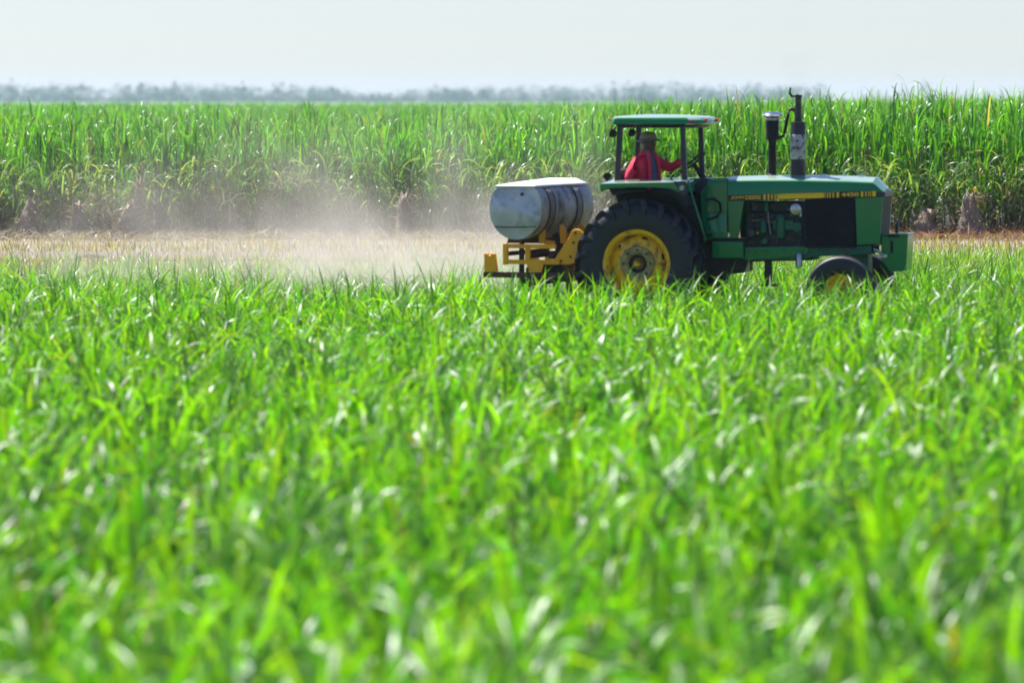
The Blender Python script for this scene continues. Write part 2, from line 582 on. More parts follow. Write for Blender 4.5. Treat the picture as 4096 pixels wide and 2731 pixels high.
def cane(y0, y1, dens, leaves, nseg, wide, low=True, xm=5.0, zlow=0.75):
    hw = 0.118 * y1 + xm
    n = int((y1 - y0) * 2 * hw * dens)
    x = U(-hw, hw, n)
    y = U(y0, y1, n)
    keep = np.abs(x) < 0.118 * y + xm
    x, y = x[keep], y[keep]
    if low:
        y = y + 0.45 * wob(x, x * 0.7, 0.8)
    m = len(x)
    H = cane_height(x, y) * U(0.84, 1.13, m)
    lean = 0.26 * wob(x, y, 1.3, 0.5) - 0.14
    idx = np.repeat(np.arange(m), leaves)
    N = len(idx)
    frac = U(0, 1, N)
    L = U(0.60, 1.15, N) * (0.90 + 0.3 * (1 - frac))
    z0 = (zlow if low else 1.05) + frac * (H[idx] - 0.88 - (zlow if low else 1.05))
    top = frac > 0.45
    a0 = np.where(top, np.abs(RNG.normal(0.12, 0.10, N)), np.abs(RNG.normal(0.38, 0.18, N)))
    bend = np.where(top, np.clip(RNG.normal(1.25, 0.85, N), 0.03, 3.0), np.clip(RNG.normal(1.9, 0.6, N), 0.3, 3.0))
    az = U(-math.pi, math.pi, N)
    # stalk lean moves the leaf base sideways and tilts the fan
    bx = x[idx] + lean[idx] * z0 + RNG.normal(0, 0.03, N)
    by = y[idx] + RNG.normal(0, 0.03, N)
    flip = np.where(np.cos(az) * lean[idx] >= 0, 1.0, -1.0)
    a0 = np.clip(a0 + 1.3 * lean[idx] * np.cos(az), 0.01, 1.2)
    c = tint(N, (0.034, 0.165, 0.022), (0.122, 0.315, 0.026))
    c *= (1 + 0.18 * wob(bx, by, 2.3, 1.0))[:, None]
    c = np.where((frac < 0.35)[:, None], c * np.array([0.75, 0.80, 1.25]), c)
    odd = RNG.random(N)
    pick = (odd < 0.02) | ((odd < 0.16) & (frac < 0.18))
    c[pick] = tint(int(pick.sum()), (0.22, 0.17, 0.08), (0.32, 0.26, 0.12))
    tip = np.concatenate([tint(N, (0.30, 0.28, 0.12), (0.38, 0.36, 0.22)), (RNG.random((N, 1)) < 0.4) * 0.7], 1)
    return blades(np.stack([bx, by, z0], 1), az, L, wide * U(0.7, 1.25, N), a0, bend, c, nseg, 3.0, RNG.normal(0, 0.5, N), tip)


ch = [cane(99.5, 101.5, 9.0, 19, 7, 0.054, True, zlow=0.20), cane(101.5, 103.5, 8.0, 17, 6, 0.052, True, zlow=0.5), cane(103.5, 110, 5.0, 13, 6, 0.052, True, zlow=1.0),
      cane(110, 135, 2.4, 9, 5, 0.052, False), cane(135, 220, 0.9, 8, 4, 0.058, False),
      cane(220, 420, 0.22, 7, 4, 0.09, False), cane(420, 800, 0.07, 7, 4, 0.16, False)]


def front_arches():
    n = 2600
    x = U(-17, 17, n)
    y = 99.35 + RNG.normal(0, 0.25, n) + 0.45 * wob(x, x * 0.7, 0.8)
    z = 0.30 + 1.15 * RNG.random(n)
    az = np.where(RNG.random(n) < 0.5, 0.0, math.pi) + RNG.normal(0, 0.7, n)
    c = tint(n, (0.10, 0.19, 0.06), (0.26, 0.32, 0.17), 0.2)
    tip = np.concatenate([tint(n, (0.34, 0.33, 0.20), (0.42, 0.40, 0.28)), np.full((n, 1), 0.8)], 1)
    return blades(np.stack([x, y, z], 1), az, U(0.45, 1.0, n), U(0.035, 0.06, n), np.abs(RNG.normal(0.3, 0.2, n)), U(1.6, 2.8, n), c, 9, 1.7,
                  RNG.normal(0, 0.5, n), tip)


ch.append(front_arches())
cf = bulk('tall_cane_field', ch, 'cane_leaf')
tag(cf, 'dense tall green cane field standing behind the tractor', 'cane field', kind='stuff')


def stalks():
    n = 1500
    x = U(-17, 17, n)
    y = 99.7 + np.abs(RNG.normal(0, 2.0, n)) + 0.45 * wob(x, x * 0.7, 0.8)
    H = cane_height(x, y) * 0.62
    w = U(0.028, 0.04, n)
    c = tint(n, (0.12, 0.13, 0.045), (0.20, 0.15, 0.08))
    lean = 0.16 * wob(x, y, 1.6, 0.5) - 0.06
    out = []
    for k in range(3):                                   # three strips close a slim stalk
        a = 2.0944 * k
        b = np.stack([x + np.cos(a) * w * 0.28, y + np.sin(a) * w * 0.28, np.zeros(n)], 1)
        v, f, cc = blades(b, np.full(n, a), H, w, np.zeros(n), np.zeros(n), c, 1)
        v = v.reshape(n, 2, 2, 3)
        v[:, 1, 0, :2] = v[:, 0, 0, :2]
        v[:, 1, 1, :2] = v[:, 0, 1, :2]
        v[:, 1, :, 0] += (lean * H)[:, None]
        out.append((v.reshape(-1, 3), f, cc))
    return out


st = bulk('cane_stalks', stalks(), 'dry_leaf')
tag(st, 'slim stalks at the shaded foot of the tall cane', 'cane stalks', kind='stuff')


def dry_skirt():
    n = 13000
    x = U(-17, 17, n)
    y = 99.35 + np.abs(RNG.normal(0, 1.0, n)) + 0.45 * wob(x, x * 0.7, 0.8)
    patch = 0.5 + 0.8 * wob(x, y * 0.3, 1.3, 3.0)
    z = U(0.05, 1, n) ** 1.3 * (0.75 + 0.35 * patch)
    keep = RNG.random(n) < np.clip(0.35 + patch, 0.12, 1)
    x, y, z = x[keep], y[keep], z[keep]
    m = len(x)
    c = tint(m, (0.15, 0.11, 0.07), (0.36, 0.285, 0.185), 0.25)
    return blades(np.stack([x, y, z], 1), U(-3.14, 3.14, m), U(0.3, 0.9, m), U(0.015, 0.045, m), U(0.3, 1.4, m), U(0.6, 2.2, m), c, 5, 1.2,
                  RNG.normal(0, 1.0, m))


def litter():
    n = 16000
    x = U(-17, 17, n)
    y = 98.6 + RNG.normal(0, 1.2, n)
    m = n
    red = (x > 8.0)
    c = np.where(red[:, None], tint(m, (0.17, 0.075, 0.04), (0.25, 0.13, 0.075), 0.25), tint(m, (0.19, 0.155, 0.11), (0.29, 0.24, 0.17), 0.2))
    return blades(np.stack([x, y, U(0.02, 0.10, m)], 1), U(-3.14, 3.14, m), U(0.15, 0.6, m), U(0.015, 0.05, m), U(1.0, 1.5, m), U(-0.3, 0.7, m), c, 3,
                  1.2, RNG.normal(0, 1.0, m))


ds = bulk('dry_cane_leaves', [dry_skirt()], 'dry_leaf')
tag(ds, 'dead brown leaves hanging round the foot of the tall cane', 'dry leaves', kind='stuff')
lt = bulk('leaf_litter', [litter()], 'dry_leaf')
tag(lt, 'tan and reddish dry leaf litter along the cane edge', 'leaf litter', kind='stuff')

# the floor of the stand and the far fields beyond it
sheet('cane_field_floor', -60, 60, 101.6, 135, 0.03, 'clod')
far = []
xs = np.linspace(-700, 700, 85)
ys = np.concatenate([np.linspace(150, 420, 40), np.linspace(450, 2850, 40)])
gx, gy = np.meshgrid(xs, ys)
gz = cane_height(gx, gy) - 1.15 + 0.12 * wob(gx, gy, 4.0)
gz -= np.clip((170 - gy) / 20, 0, 1) * 1.0
fv = [(float(a), float(b), float(c)) for a, b, c in zip(gx.ravel(), gy.ravel(), gz.ravel())]
nx_ = len(xs)
ff = [(j * nx_ + i, j * nx_ + i + 1, (j + 1) * nx_ + i + 1, (j + 1) * nx_ + i) for j in range(len(ys) - 1) for i in range(nx_ - 1)]
surf('canopy_green', (0.060, 0.15, 0.02), (0.11, 0.21, 0.025), rough=0.8, scale=0.4, detail=8, bump=0.6, bump_scale=3)
fo = obj('far_cane_canopy', (fv, ff), 'canopy_green', smooth=80)
tag(fo, 'even green top of the cane field running to the horizon', 'cane field', kind='stuff')

# ------------------------------------------------------------------ distant trees
T_LO, T_HI = (0.022, 0.060, 0.030), (0.045, 0.095, 0.045)


def crown_chunk(cx, cy, h, w, n, dens=1.0):
    lob = max(6, int(7 + w * 0.6))
    lx = RNG.normal(0, 0.30 * w, lob)
    ly = RNG.normal(0, 0.30 * w, lob)
    lz = h * U(0.10, 0.84, lob)
    lr = U(0.12, 0.28, lob) * min(w, h)
    k = RNG.integers(0, lob, n)
    d = RNG.normal(0, 1, (n, 3))
    d /= np.linalg.norm(d, axis=1)[:, None]
    r = lr[k] * RNG.random(n) ** 0.45
    p = np.stack([cx + lx[k], cy + ly[k], lz[k]], 1) + d * r[:, None]
    p[:, 2] = np.clip(p[:, 2], 0.6, h - 0.3)
    s = U(0.7, 1.4, n)
    c = tint(n, T_LO, T_HI, 0.25)
    return blades(p, U(-3.14, 3.14, n), s * 1.3, s, U(0.2, 1.9, n), U(0.0, 1.0, n), c, 1, 1.0, RNG.normal(0, 1.0, n))


def outline(px):
    """Height of the far wood along the skyline, metres, at photo column px (0..2352)."""
    pts = [(-400, 9.6), (0, 9.4), (180, 9.4), (300, 9.0), (420, 8.8), (560, 8.9), (700, 8.6), (800, 7.6), (850, 6.1), (895, 5.6), (950, 7.6),
           (1100, 8.3), (1300, 8.6), (1420, 9.9), (1560, 9.6), (1640, 8.9), (1800, 8.6), (1890, 7.4), (1930, 4.6), (2100, 3.0), (2800, 3.0)]
    return 3.07 + 2.2 * (float(np.interp(px, [a for a, b in pts], [b for a, b in pts])) - 3.07)


TD = 3000.0
wch = []
for k in range(400):
    px = random.uniform(-420, 1900)
    d = TD + random.uniform(-120, 240)
    h = outline(px) * random.uniform(0.62, 0.98) * d / TD
    wch.append(crown_chunk((px - 1176) / 10224 * d, d, h, random.uniform(9, 17.0), 300))
for k in range(260):                                   # undergrowth that closes the foot of the wood
    px = random.uniform(-420, 1900)
    d = TD + random.uniform(-160, -60)
    wch.append(crown_chunk((px - 1176) / 10224 * d, d, random.uniform(4.5, 8.0) * (1.0 if not 830 < px < 930 else 0.75), random.uniform(14, 22), 170))
wood = bulk('distant_woodland', wch, 'tree_leaf')
tag(wood, 'hazy blue-green belt of woodland along the horizon', 'woodland', kind='stuff')


def far_tree(px, h, w, label, d=TD, n=420):
    h, w = 3.07 + 2.2 * (h - 3.07), 2 * w
    x = (px - 1176) / 10224 * d
    t = empty('distant_tree', (x, d, 0))
    tag(t, label, 'tree', 'single trees rising out of the far woodland')
    z = [0, h * 0.35, h * 0.7]
    obj('trunk', tube([(0, 0, 0), (0.1, 0, z[1]), (-0.1, 0.1, z[2])], [0.45, 0.32, 0.12], 8), 'tree_bark', t, smooth=50)
    bulk('crown', [crown_chunk(0, 0, h, w, n)], 'tree_leaf', t)


for px, h, w, lb in [
    (28, 10.6, 2.0, 'narrow hazy tree nearest the left edge of the photo skyline'),
    (190, 10.3, 4.5, 'broad rounded hazy tree left of the skyline notch at far left'),
    (293, 10.0, 1.4, 'thin pointed hazy tree just right of the broad left one'),
    (325, 10.4, 2.6, 'tall rounded hazy tree second in the left skyline'),
    (400, 9.7, 2.0, 'small rounded hazy tree in the left skyline'),
    (470, 9.9, 1.8, 'narrow hazy tree at a quarter of the skyline'),
    (560, 9.9, 1.6, 'slim dark hazy tree left of the photo centre skyline'),
    (640, 9.8, 3.0, 'rounded hazy tree before the low gap in the skyline'),
    (765, 9.2, 4.0, 'last broad hazy tree left of the low skyline gap'),
    (990, 8.6, 4.2, 'first hazy tree right of the low skyline gap'),
    (1120, 9.0, 4.5, 'rounded hazy tree left of the tractor roof on the skyline'),
    (1415, 10.5, 6.0, 'tallest hazy tree of the wood above the tractor roof'),
    (1555, 10.3, 5.0, 'broad hazy tree above the right part of the tractor roof'),
    (1740, 9.4, 4.4, 'hazy tree on the skyline just left of the exhaust stack'),
    (1880, 8.6, 4.5, 'last hazy tree of the wood right of the exhaust stack'),
    (2130, 9.3, 5.0, 'lone faint hazy tree over the cane near the right edge')]:
    far_tree(px, h, w, lb)

# ------------------------------------------------------------------ tractor (x forward, y to its left, z up; camera sees its right side)
TR = (1.955, 60.92, 0.0)
TYAW = R(-14)
tractor = empty('tractor', TR, TYAW)
tag(tractor, 'green farm tractor with yellow wheels and open canopy driving right through the crop', 'tractor')


def part(name, geo, mat, parent=tractor, **k):
    return obj(name, geo, mat, parent, **k)


# ---- wheels
def rear_tyre():
    prof = [(0.445, -0.20), (0.47, -0.225), (0.56, -0.245), (0.66, -0.250), (0.73, -0.238), (0.775, -0.205), (0.79, -0.12), (0.793, 0.0),
            (0.79, 0.12), (0.775, 0.205), (0.73, 0.238), (0.66, 0.250), (0.56, 0.245), (0.47, 0.225), (0.445, 0.20)]
    g = [lathe(prof, 72, 'y', closed=True)]
    for s in (-1, 1):
        for k in range(20):
            a = 2 * math.pi * (k + (0.5 if s > 0 else 0)) / 20
            st = [(0.03, 0.00, 0.868, 0.80), (0.10, 0.09, 0.870, 0.80), (0.17, 0.175, 0.866, 0.79), (0.232, 0.235, 0.850, 0.77),
                  (0.275, 0.262, 0.805, 0.70), (0.282, 0.280, 0.74, 0.66), (0.262, 0.29, 0.66, 0.63)]
            rings = []
            for i, (y, da, ro, ri) in enumerate(st):
                w = 0.048 if i < 5 else (0.040 if i == 5 else 0.02)
                yo = y * s
                yi = (y - (0.06 if i >= 3 else 0)) * s
                r = []
                for (rad, ang, yy) in ((ri, a - da - w * 1.25, yi), (ro, a - da - w, yo), (ro, a - da + w, yo), (ri, a - da + w * 1.25, yi)):
                    r.append((rad * math.cos(ang), yy, rad * math.sin(ang)))
                rings.append(r)
            g.append(loft(rings))
    return joinall(*g)


def rear_rim():
    prof = [(0.462, -0.222), (0.470, -0.205), (0.462, -0.190), (0.425, -0.185), (0.415, -0.10), (0.40, 0.10), (0.43, 0.20), (0.465, 0.205), (0.44, 0.19),
            (0.385, 0.08), (0.385, -0.10), (0.405, -0.20), (0.43, -0.222)]
    return lathe(prof, 56, 'y', closed=True)


def wheel_disc(s):
    # yellow dish with six oval openings, dirty weight ring and hub; s = -1 for the outer face towards -y
    g = []
    n = 54
    rr = [0.40, 0.365, 0.335, 0.27, 0.235]
    yy = [-0.06, -0.085, -0.105, -0.125, -0.13]
    v, f = [], []
    for th in (0.0, 0.016):
        for r, y in zip(rr, yy):
            for k in range(n):
                t = 2 * math.pi * k / n
                v.append((r * math.cos(t), y + th, r * math.sin(t)))
    nr = len(rr)
    hole = lambda k, i: i == 1 and (k % 9 in (3, 4))
    for side in (0, 1):
        o = side * nr * n
        for i in range(nr - 1):
            for k in range(n):
                if hole(k, i):
                    continue
                j = (k + 1) % n
                f.append((o + i * n + k, o + i * n + j, o + (i + 1) * n + j, o + (i + 1) * n + k))
    return v, f


def bolt_ring(r, y, n, size, depth):
    g = []
    for k in range(n):
        t = 2 * math.pi * k / n + 0.2
        g.append(lathe([(0.0001, -depth), (size, -depth), (size, 0)], 6, 'y', (r * math.cos(t), y, r * math.sin(t))))
    return joinall(*g)


rear_y = 0.95
first = None
for s in (-1, 1):
    w = part('rear_wheel', wheel_disc(s), 'wheel_yellow', smooth=40)
    w.location = (0, s * rear_y, 0.875)
    w.rotation_euler = (0, R(11) if s < 0 else R(23), 0 if s < 0 else math.pi)
    if first is None:
        obj('tyre', rear_tyre(), 'rubber', w, smooth=40)
        obj('rim', rear_rim(), 'wheel_yellow', w, smooth=45)
        obj('wheel_weight', lathe([(0.125, -0.150), (0.15, -0.175), (0.225, -0.172), (0.238, -0.150), (0.238, -0.125), (0.125, -0.125)], 40, 'y',
                                  closed=True), 'hub_grime', w, smooth=40)
        hb = obj('hub', lathe([(0.0001, -0.10), (0.125, -0.10), (0.125, 0.30), (0.0001, 0.30)], 32, 'y'), 'dark_iron', w, smooth=40)
        obj('axle_cap', lathe([(0.0001, -0.215), (0.030, -0.212), (0.042, -0.195), (0.042, -0.10), (0.075, -0.10), (0.075, -0.07)], 24, 'y'),
            'wheel_yellow', w, smooth=40)
        for k in range(8):
            t = 2 * math.pi * k / 8 + 0.2
            obj('wheel_bolt', lathe([(0.0001, -0.198), (0.015, -0.196), (0.017, -0.174)], 6, 'y', (0.185 * math.cos(t), 0, 0.185 * math.sin(t))),
                'dark_iron', w)
        first = w
    else:
        for ch_ in list(first.children):
            c_ = ch_.copy()
            col.objects.link(c_)
            c_.parent = w


def front_tyre():
    prof = [(0.215, -0.10), (0.24, -0.118), (0.31, -0.135), (0.39, -0.132), (0.438, -0.115), (0.457, -0.088), (0.462, -0.066), (0.436, -0.058),
            (0.436, -0.046), (0.468, -0.038), (0.470, -0.010), (0.440, -0.004), (0.440, 0.004), (0.470, 0.010), (0.468, 0.038), (0.436, 0.046),
            (0.436, 0.058), (0.462, 0.066), (0.457, 0.088), (0.438, 0.115), (0.39, 0.132), (0.31, 0.135), (0.24, 0.118), (0.215, 0.10)]
    return lathe(prof, 56, 'y', closed=True)


first = None
for s in (-1, 1):
    w = part('front_wheel', lathe([(0.0001, -0.075), (0.05, -0.072), (0.06, -0.02), (0.10, -0.012), (0.155, -0.03), (0.19, -0.05), (0.19, -0.02),
                                   (0.06, 0.02), (0.05, 0.08), (0.0001, 0.08)], 36, 'y'), 'wheel_yellow', smooth=40)
    w.location = (2.73, s * 0.86, 0.53)
    w.rotation_euler = (0, 0, R(3) if s < 0 else math.pi + R(3))
    if first is None:
        obj('tyre', front_tyre(), 'rubber', w, smooth=35)
        obj('rim', lathe([(0.222, -0.112), (0.230, -0.10), (0.218, -0.088), (0.19, -0.06), (0.185, 0.06), (0.218, 0.09), (0.23, 0.10), (0.222, 0.112),
                          (0.20, 0.09), (0.172, 0.05), (0.172, -0.055), (0.20, -0.095)], 40, 'y', closed=True), 'wheel_yellow', w, smooth=40)
        for k in range(6):
            t = 2 * math.pi * k / 6
            obj('wheel_bolt', lathe([(0.0001, -0.034), (0.011, -0.032), (0.012, -0.012)], 6, 'y', (0.10 * math.cos(t), 0, 0.10 * math.sin(t))), 'dark_iron', w)
        first = w
    else:
        for ch_ in list(first.children):
            c_ = ch_.copy()
            col.objects.link(c_)
            c_.parent = w


# ---- hood
def hsec(x, w, zb, zs, zt, ch=0.10):
    arc = [(-w + ch * (1 - math.cos(a)), zs + (zt - 0.026 - zs) * math.sin(a)) for a in (0.0, 0.4, 0.8, 1.2, math.pi / 2)]
    half = [(-w, zb)] + arc + [(-0.12, zt + 0.010)]
    return [(x, y, z) for y, z in half] + [(x, -y, z) for y, z in reversed(half)]


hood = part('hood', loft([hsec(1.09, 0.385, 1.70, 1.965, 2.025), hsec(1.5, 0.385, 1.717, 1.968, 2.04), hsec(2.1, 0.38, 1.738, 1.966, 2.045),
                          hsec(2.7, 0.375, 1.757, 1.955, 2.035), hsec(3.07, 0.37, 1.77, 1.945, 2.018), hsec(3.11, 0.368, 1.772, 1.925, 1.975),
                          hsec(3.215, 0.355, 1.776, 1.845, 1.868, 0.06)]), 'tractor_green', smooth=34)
obj('nose_moulding', loft([[(x, -w, 1.776), (x, -w, 1.842), (x, w, 1.842), (x, w, 1.776)] for x, w in ((3.06, 0.374), (3.235, 0.358))]), 'post_paint', hood,
    bevel=0.006)
front_panel = part('nose_side_panel', joinall(prism([(2.835, 1.762), (3.212, 1.776), (3.175, 1.14), (2.86, 1.125)], -0.378, -0.352)),
                   'tractor_green', bevel=0.008)
part('nose_side_panel', prism([(2.835, 1.762), (3.212, 1.776), (3.175, 1.14), (2.86, 1.125)], 0.352, 0.378), 'tractor_green', bevel=0.008)
part('nose_panel', loft([[(3.214, -0.35, 1.775), (3.214, 0.35, 1.775), (3.19, 0.35, 1.775), (3.19, -0.35, 1.775)],
                         [(3.178, -0.35, 1.14), (3.178, 0.35, 1.14), (3.15, 0.35, 1.14), (3.15, -0.35, 1.14)]]), 'grille_black', bevel=0.006)
for s in (-1, 1):
    part('rear_side_panel', prism([(1.092, 1.706), (1.318, 1.713), (1.235, 1.185), (1.12, 1.185)], s * 0.378 - 0.012, s * 0.378 + 0.012), 'tractor_green',
         bevel=0.006)


# corrugated radiator side screens
def corrugated(x0, x1, z0, zt0, zt1, y, amp, n):
    prof = []
    for i in range(n * 2 + 1):
        x = x0 + (x1 - x0) * i / (2 * n)
        prof.append((x, y + (amp if i % 2 else 0)))
    v, f = [], []
    for x, yy in prof:
        t = (x - x0) / (x1 - x0)
        v += [(x, yy, z0), (x, yy, zt0 + (zt1 - zt0) * t)]
    for i in range(len(prof) - 1):
        f.append((2 * i, 2 * i + 2, 2 * i + 3, 2 * i + 1))
    return v, f


for s in (-1, 1):
    part('side_screen', corrugated(2.17, 2.845, 1.10, 1.735, 1.758, s * 0.362, 0.010 * s, 30), 'grille_black')
    part('screen_frame', joinall(box(2.150, 2.172, s * 0.372 - 0.012, s * 0.372 + 0.012, 1.09, 1.735),
                                 box(2.173, 2.852, s * 0.370 - 0.010, s * 0.370 + 0.010, 1.085, 1.112)), 'black_paint', bevel=0.003)
part('radiator', box(2.22, 3.08, -0.33, 0.33, 1.10, 1.76), 'black_paint')


# side stripe with lettering
def on_stripe(u, v, y):
    """u along the decal 0..1 front-wards, v across 0..1, y depth."""
    x = 1.098 + u * (3.125 - 1.098)
    zl = 1.704 + u * 0.070
    return (x, y, zl + v * 0.084)


def strip(u0, u1, v0, v1, ya, yb):
    p = [on_stripe(u0, v0, ya), on_stripe(u1, v0, ya), on_stripe(u1, v1, ya), on_stripe(u0, v1, ya)]
    q = [on_stripe(u0, v0, yb), on_stripe(u1, v0, yb), on_stripe(u1, v1, yb), on_stripe(u0, v1, yb)]
    return p + q, [(0, 1, 2, 3), (7, 6, 5, 4), (0, 4, 5, 1), (1, 5, 6, 2), (2, 6, 7, 3), (3, 7, 4, 0)]


def word_mesh(text):
    c = bpy.data.curves.new('lettering', 'FONT')
    c.body = text
    c.size = 1.0
    c.offset = 0.022
    c.extrude = 0.0
    o = bpy.data.objects.new('lettering_curve', c)
    col.objects.link(o)
    dg = bpy.context.evaluated_depsgraph_get()
    me = bpy.data.meshes.new_from_object(o.evaluated_get(dg))
    bpy.data.objects.remove(o)
    v = np.array([tuple(p.co) for p in me.vertices])
    f = [tuple(p.vertices) for p in me.polygons]
    lo, hi = v.min(0), v.max(0)
    return [((p[0] - lo[0]) / (hi[0] - lo[0]), (p[1] - lo[1]) / (hi[1] - lo[1])) for p in v], f


for s in (-1, 1):
    ya = s * 0.385
    stripe = part('side_stripe', strip(0, 1, 0, 1, ya - 0.004, ya + 0.004), 'decal_black')
    yb = s * 0.3915
    bars = [(580, 615), (640, 665), (690, 712), (735, 752), (764, 774), (782, 1425), (1436, 1446), (1465, 1480), (1497, 1515), (1540, 1562), (1595, 1630),
            (1930, 1965), (1990, 2008), (2030, 2044), (2058, 2070), (2086, 2138)]
    for a, b in bars:
        obj('stripe_bar', strip((a - 90) / 2055, (b - 90) / 2055, 0.10, 0.94, yb - 0.002, yb + 0.002), 'decal_yellow', stripe)
    for text, a, b, nm in (('JOHN', 130, 306, 'maker_lettering'), ('DEERE', 330, 548, 'maker_lettering'), ('4450', 1660, 1902, 'number_lettering')):
        pv, pf = word_mesh(text)
        u0, u1 = (a - 90) / 2055, (b - 90) / 2055
        vv = [on_stripe(u0 + (x if s < 0 else 1 - x) * (u1 - u0), 0.20 + z * 0.64, yb) for x, z in pv]
        obj(nm, (vv, pf), 'decal_yellow', stripe)

# ---- engine in its bay
part('engine_block', joinall(box(1.30, 2.20, -0.22, 0.22, 1.02, 1.55), box(1.36, 2.12, -0.17, 0.17, 1.55, 1.70)), 'engine_metal', bevel=0.015)
part('injection_pump', joinall(lathe([(0.05, -0.16), (0.07, -0.14), (0.07, 0.12), (0.045, 0.16)], 16, 'z', (1.80, -0.28, 1.36)),
                               box(1.70, 1.98, -0.30, -0.22, 1.32, 1.45)), 'cast_green', bevel=0.006)
part('fuel_filter', lathe([(0.02, 0.0), (0.048, 0.01), (0.05, 0.14), (0.03, 0.17), (0.015, 0.20)], 18, 'z', (1.565, -0.29, 1.27)), 'cast_green', smooth=40)
part('filter_cap', lathe([(0.03, 0), (0.038, 0.02), (0.03, 0.13)], 14, 'z', (1.60, -0.26, 1.56)), 'cast_green', smooth=40)
part('alternator', lathe([(0.03, -0.09), (0.075, -0.08), (0.08, 0.06), (0.05, 0.09)], 20, 'y', (2.02, -0.27, 1.60)), 'steel', smooth=40)
part('water_pump', lathe([(0.03, -0.05), (0.07, -0.04), (0.075, 0.05)], 20, 'y', (2.03, -0.26, 1.36)), 'cast_green', smooth=40)
part('oil_filter', lathe([(0.05, -0.15), (0.06, -0.13), (0.06, 0.1)], 18, 'y', (1.42, -0.26, 1.28)), 'post_paint', smooth=40)
part('yellow_filler_cap', lathe([(0.0001, -0.04), (0.022, -0.04), (0.022, 0.05)], 12, 'y', (1.475, -0.29, 1.275)), 'decal_yellow', smooth=40)
for zz, mat_ in ((1.44, 'steel'), (1.49, 'engine_metal'), (1.40, 'engine_metal')):
    part('fuel_line', tube([(1.40, -0.245, zz), (1.55, -0.26, zz + 0.012), (1.72, -0.27, zz - 0.03), (1.86, -0.26, zz + 0.02)], 0.007, 6), mat_, smooth=60)
part('dipstick', tube([(1.66, -0.26, 1.25), (1.635, -0.27, 1.42), (1.62, -0.27, 1.60)], 0.006, 6), 'steel', smooth=60)
part('fan_shroud', box(2.09, 2.145, -0.33, 0.33, 1.12, 1.70), 'black_paint', bevel=0.01)
part('coolant_hose', tube([(2.06, -0.27, 1.66), (2.09, -0.30, 1.60), (2.08, -0.31, 1.50)], 0.028, 10), 'steel', smooth=60)
part('starter_motor', lathe([(0.04, -0.14), (0.055, -0.12), (0.055, 0.12), (0.03, 0.15)], 16, 'y', (1.58, -0.14, 1.16)), 'cast_green', smooth=40)

# ---- frame and underside
for s in (-1, 1):
    rail = part('frame_rail', prism([(1.32, 0.90), (1.32, 1.085), (2.19, 1.10), (2.27, 1.08), (3.05, 1.118), (3.05, 1.00), (2.3, 0.965), (2.12, 0.925)],
                                    s * 0.335 - 0.02, s * 0.335 + 0.02), 'cast_green', bevel=0.008)
    obj('rail_plate', prism([(1.33, 0.91), (1.33, 1.078), (2.14, 1.095), (2.21, 1.06), (2.18, 1.005), (2.05, 0.955)], s * 0.362 - 0.006, s * 0.362 + 0.006),
        'tractor_green', rail, bevel=0.006)
    for bx_, bz_ in ((1.38, 1.02), (1.48, 1.025), (1.58, 1.03), (1.64, 1.035), (1.86, 1.05), (2.12, 1.04), (2.34, 1.05), (2.40, 1.05), (2.62, 1.06), (2.80, 1.065)):
        obj('rail_bolt', lathe([(0.0001, -0.012 * -s), (0.013, -0.012 * -s), (0.013, 0)], 6, 'y', (bx_, s * 0.372 if bx_ < 2.2 else s * 0.358, bz_)), 'dark_iron', rail)
part('belly_housing', joinall(prism([(-0.35, 0.60), (-0.35, 1.18), (0.2, 1.24), (1.32, 1.18), (1.32, 0.74), (0.9, 0.68)], -0.27, 0.27)), 'dark_iron', bevel=0.03)
part('oil_pan', prism([(1.34, 0.88), (2.25, 0.91), (2.25, 1.06), (1.34, 1.06)], -0.26, 0.26), 'engine_metal', bevel=0.03)
part('step_box', box(0.88, 1.315, -0.44, -0.30, 0.93, 1.165), 'tractor_green', bevel=0.02)
part('step_bracket', joinall(box(0.90, 1.40, -0.45, -0.30, 1.178, 1.205)), 'black_paint', bevel=0.008)
part('drop_bracket', joinall(box(1.58, 1.68, -0.30, -0.24, 0.58, 0.90), box(1.52, 1.76, -0.33, -0.22, 0.555, 0.582)), 'dark_iron', bevel=0.008)
part('hydraulic_cylinder', joinall(lathe([(0.03, -0.10), (0.044, -0.09), (0.046, 0.07), (0.03, 0.10)], 18, 'z', (2.075, -0.405, 0.91))), 'steel', smooth=40)
part('rear_axle', joinall(lathe([(0.20, -0.28), (0.17, -0.42), (0.11, -0.60), (0.10, -0.80)], 24, 'y', (0, 0, 0.875)),
                          lathe([(0.10, 0.80), (0.11, 0.60), (0.17, 0.42), (0.20, 0.28)], 24, 'y', (0, 0, 0.875))), 'dark_iron', smooth=50)
fa = part('front_axle', box(2.66, 2.80, -0.60, 0.60, 0.60, 0.74), 'dark_iron', bevel=0.02)
for s in (-1, 1):
    obj('steering_knuckle', joinall(lathe([(0.05, -0.16), (0.055, 0.18)], 14, 'z', (2.73, s * 0.66, 0.62)),
                                    tube([(2.73, s * 0.66, 0.53), (2.73, s * 0.84, 0.53)], 0.035, 10)), 'dark_iron', fa, smooth=50)
    obj('tie_rod', tube([(2.60, s * 0.66, 0.62), (2.55, s * 0.2, 0.66)], 0.016, 8), 'dark_iron', fa, smooth=60)
part('axle_pivot', box(2.58, 2.98, -0.20, 0.20, 0.70, 1.02), 'cast_green', bevel=0.02)

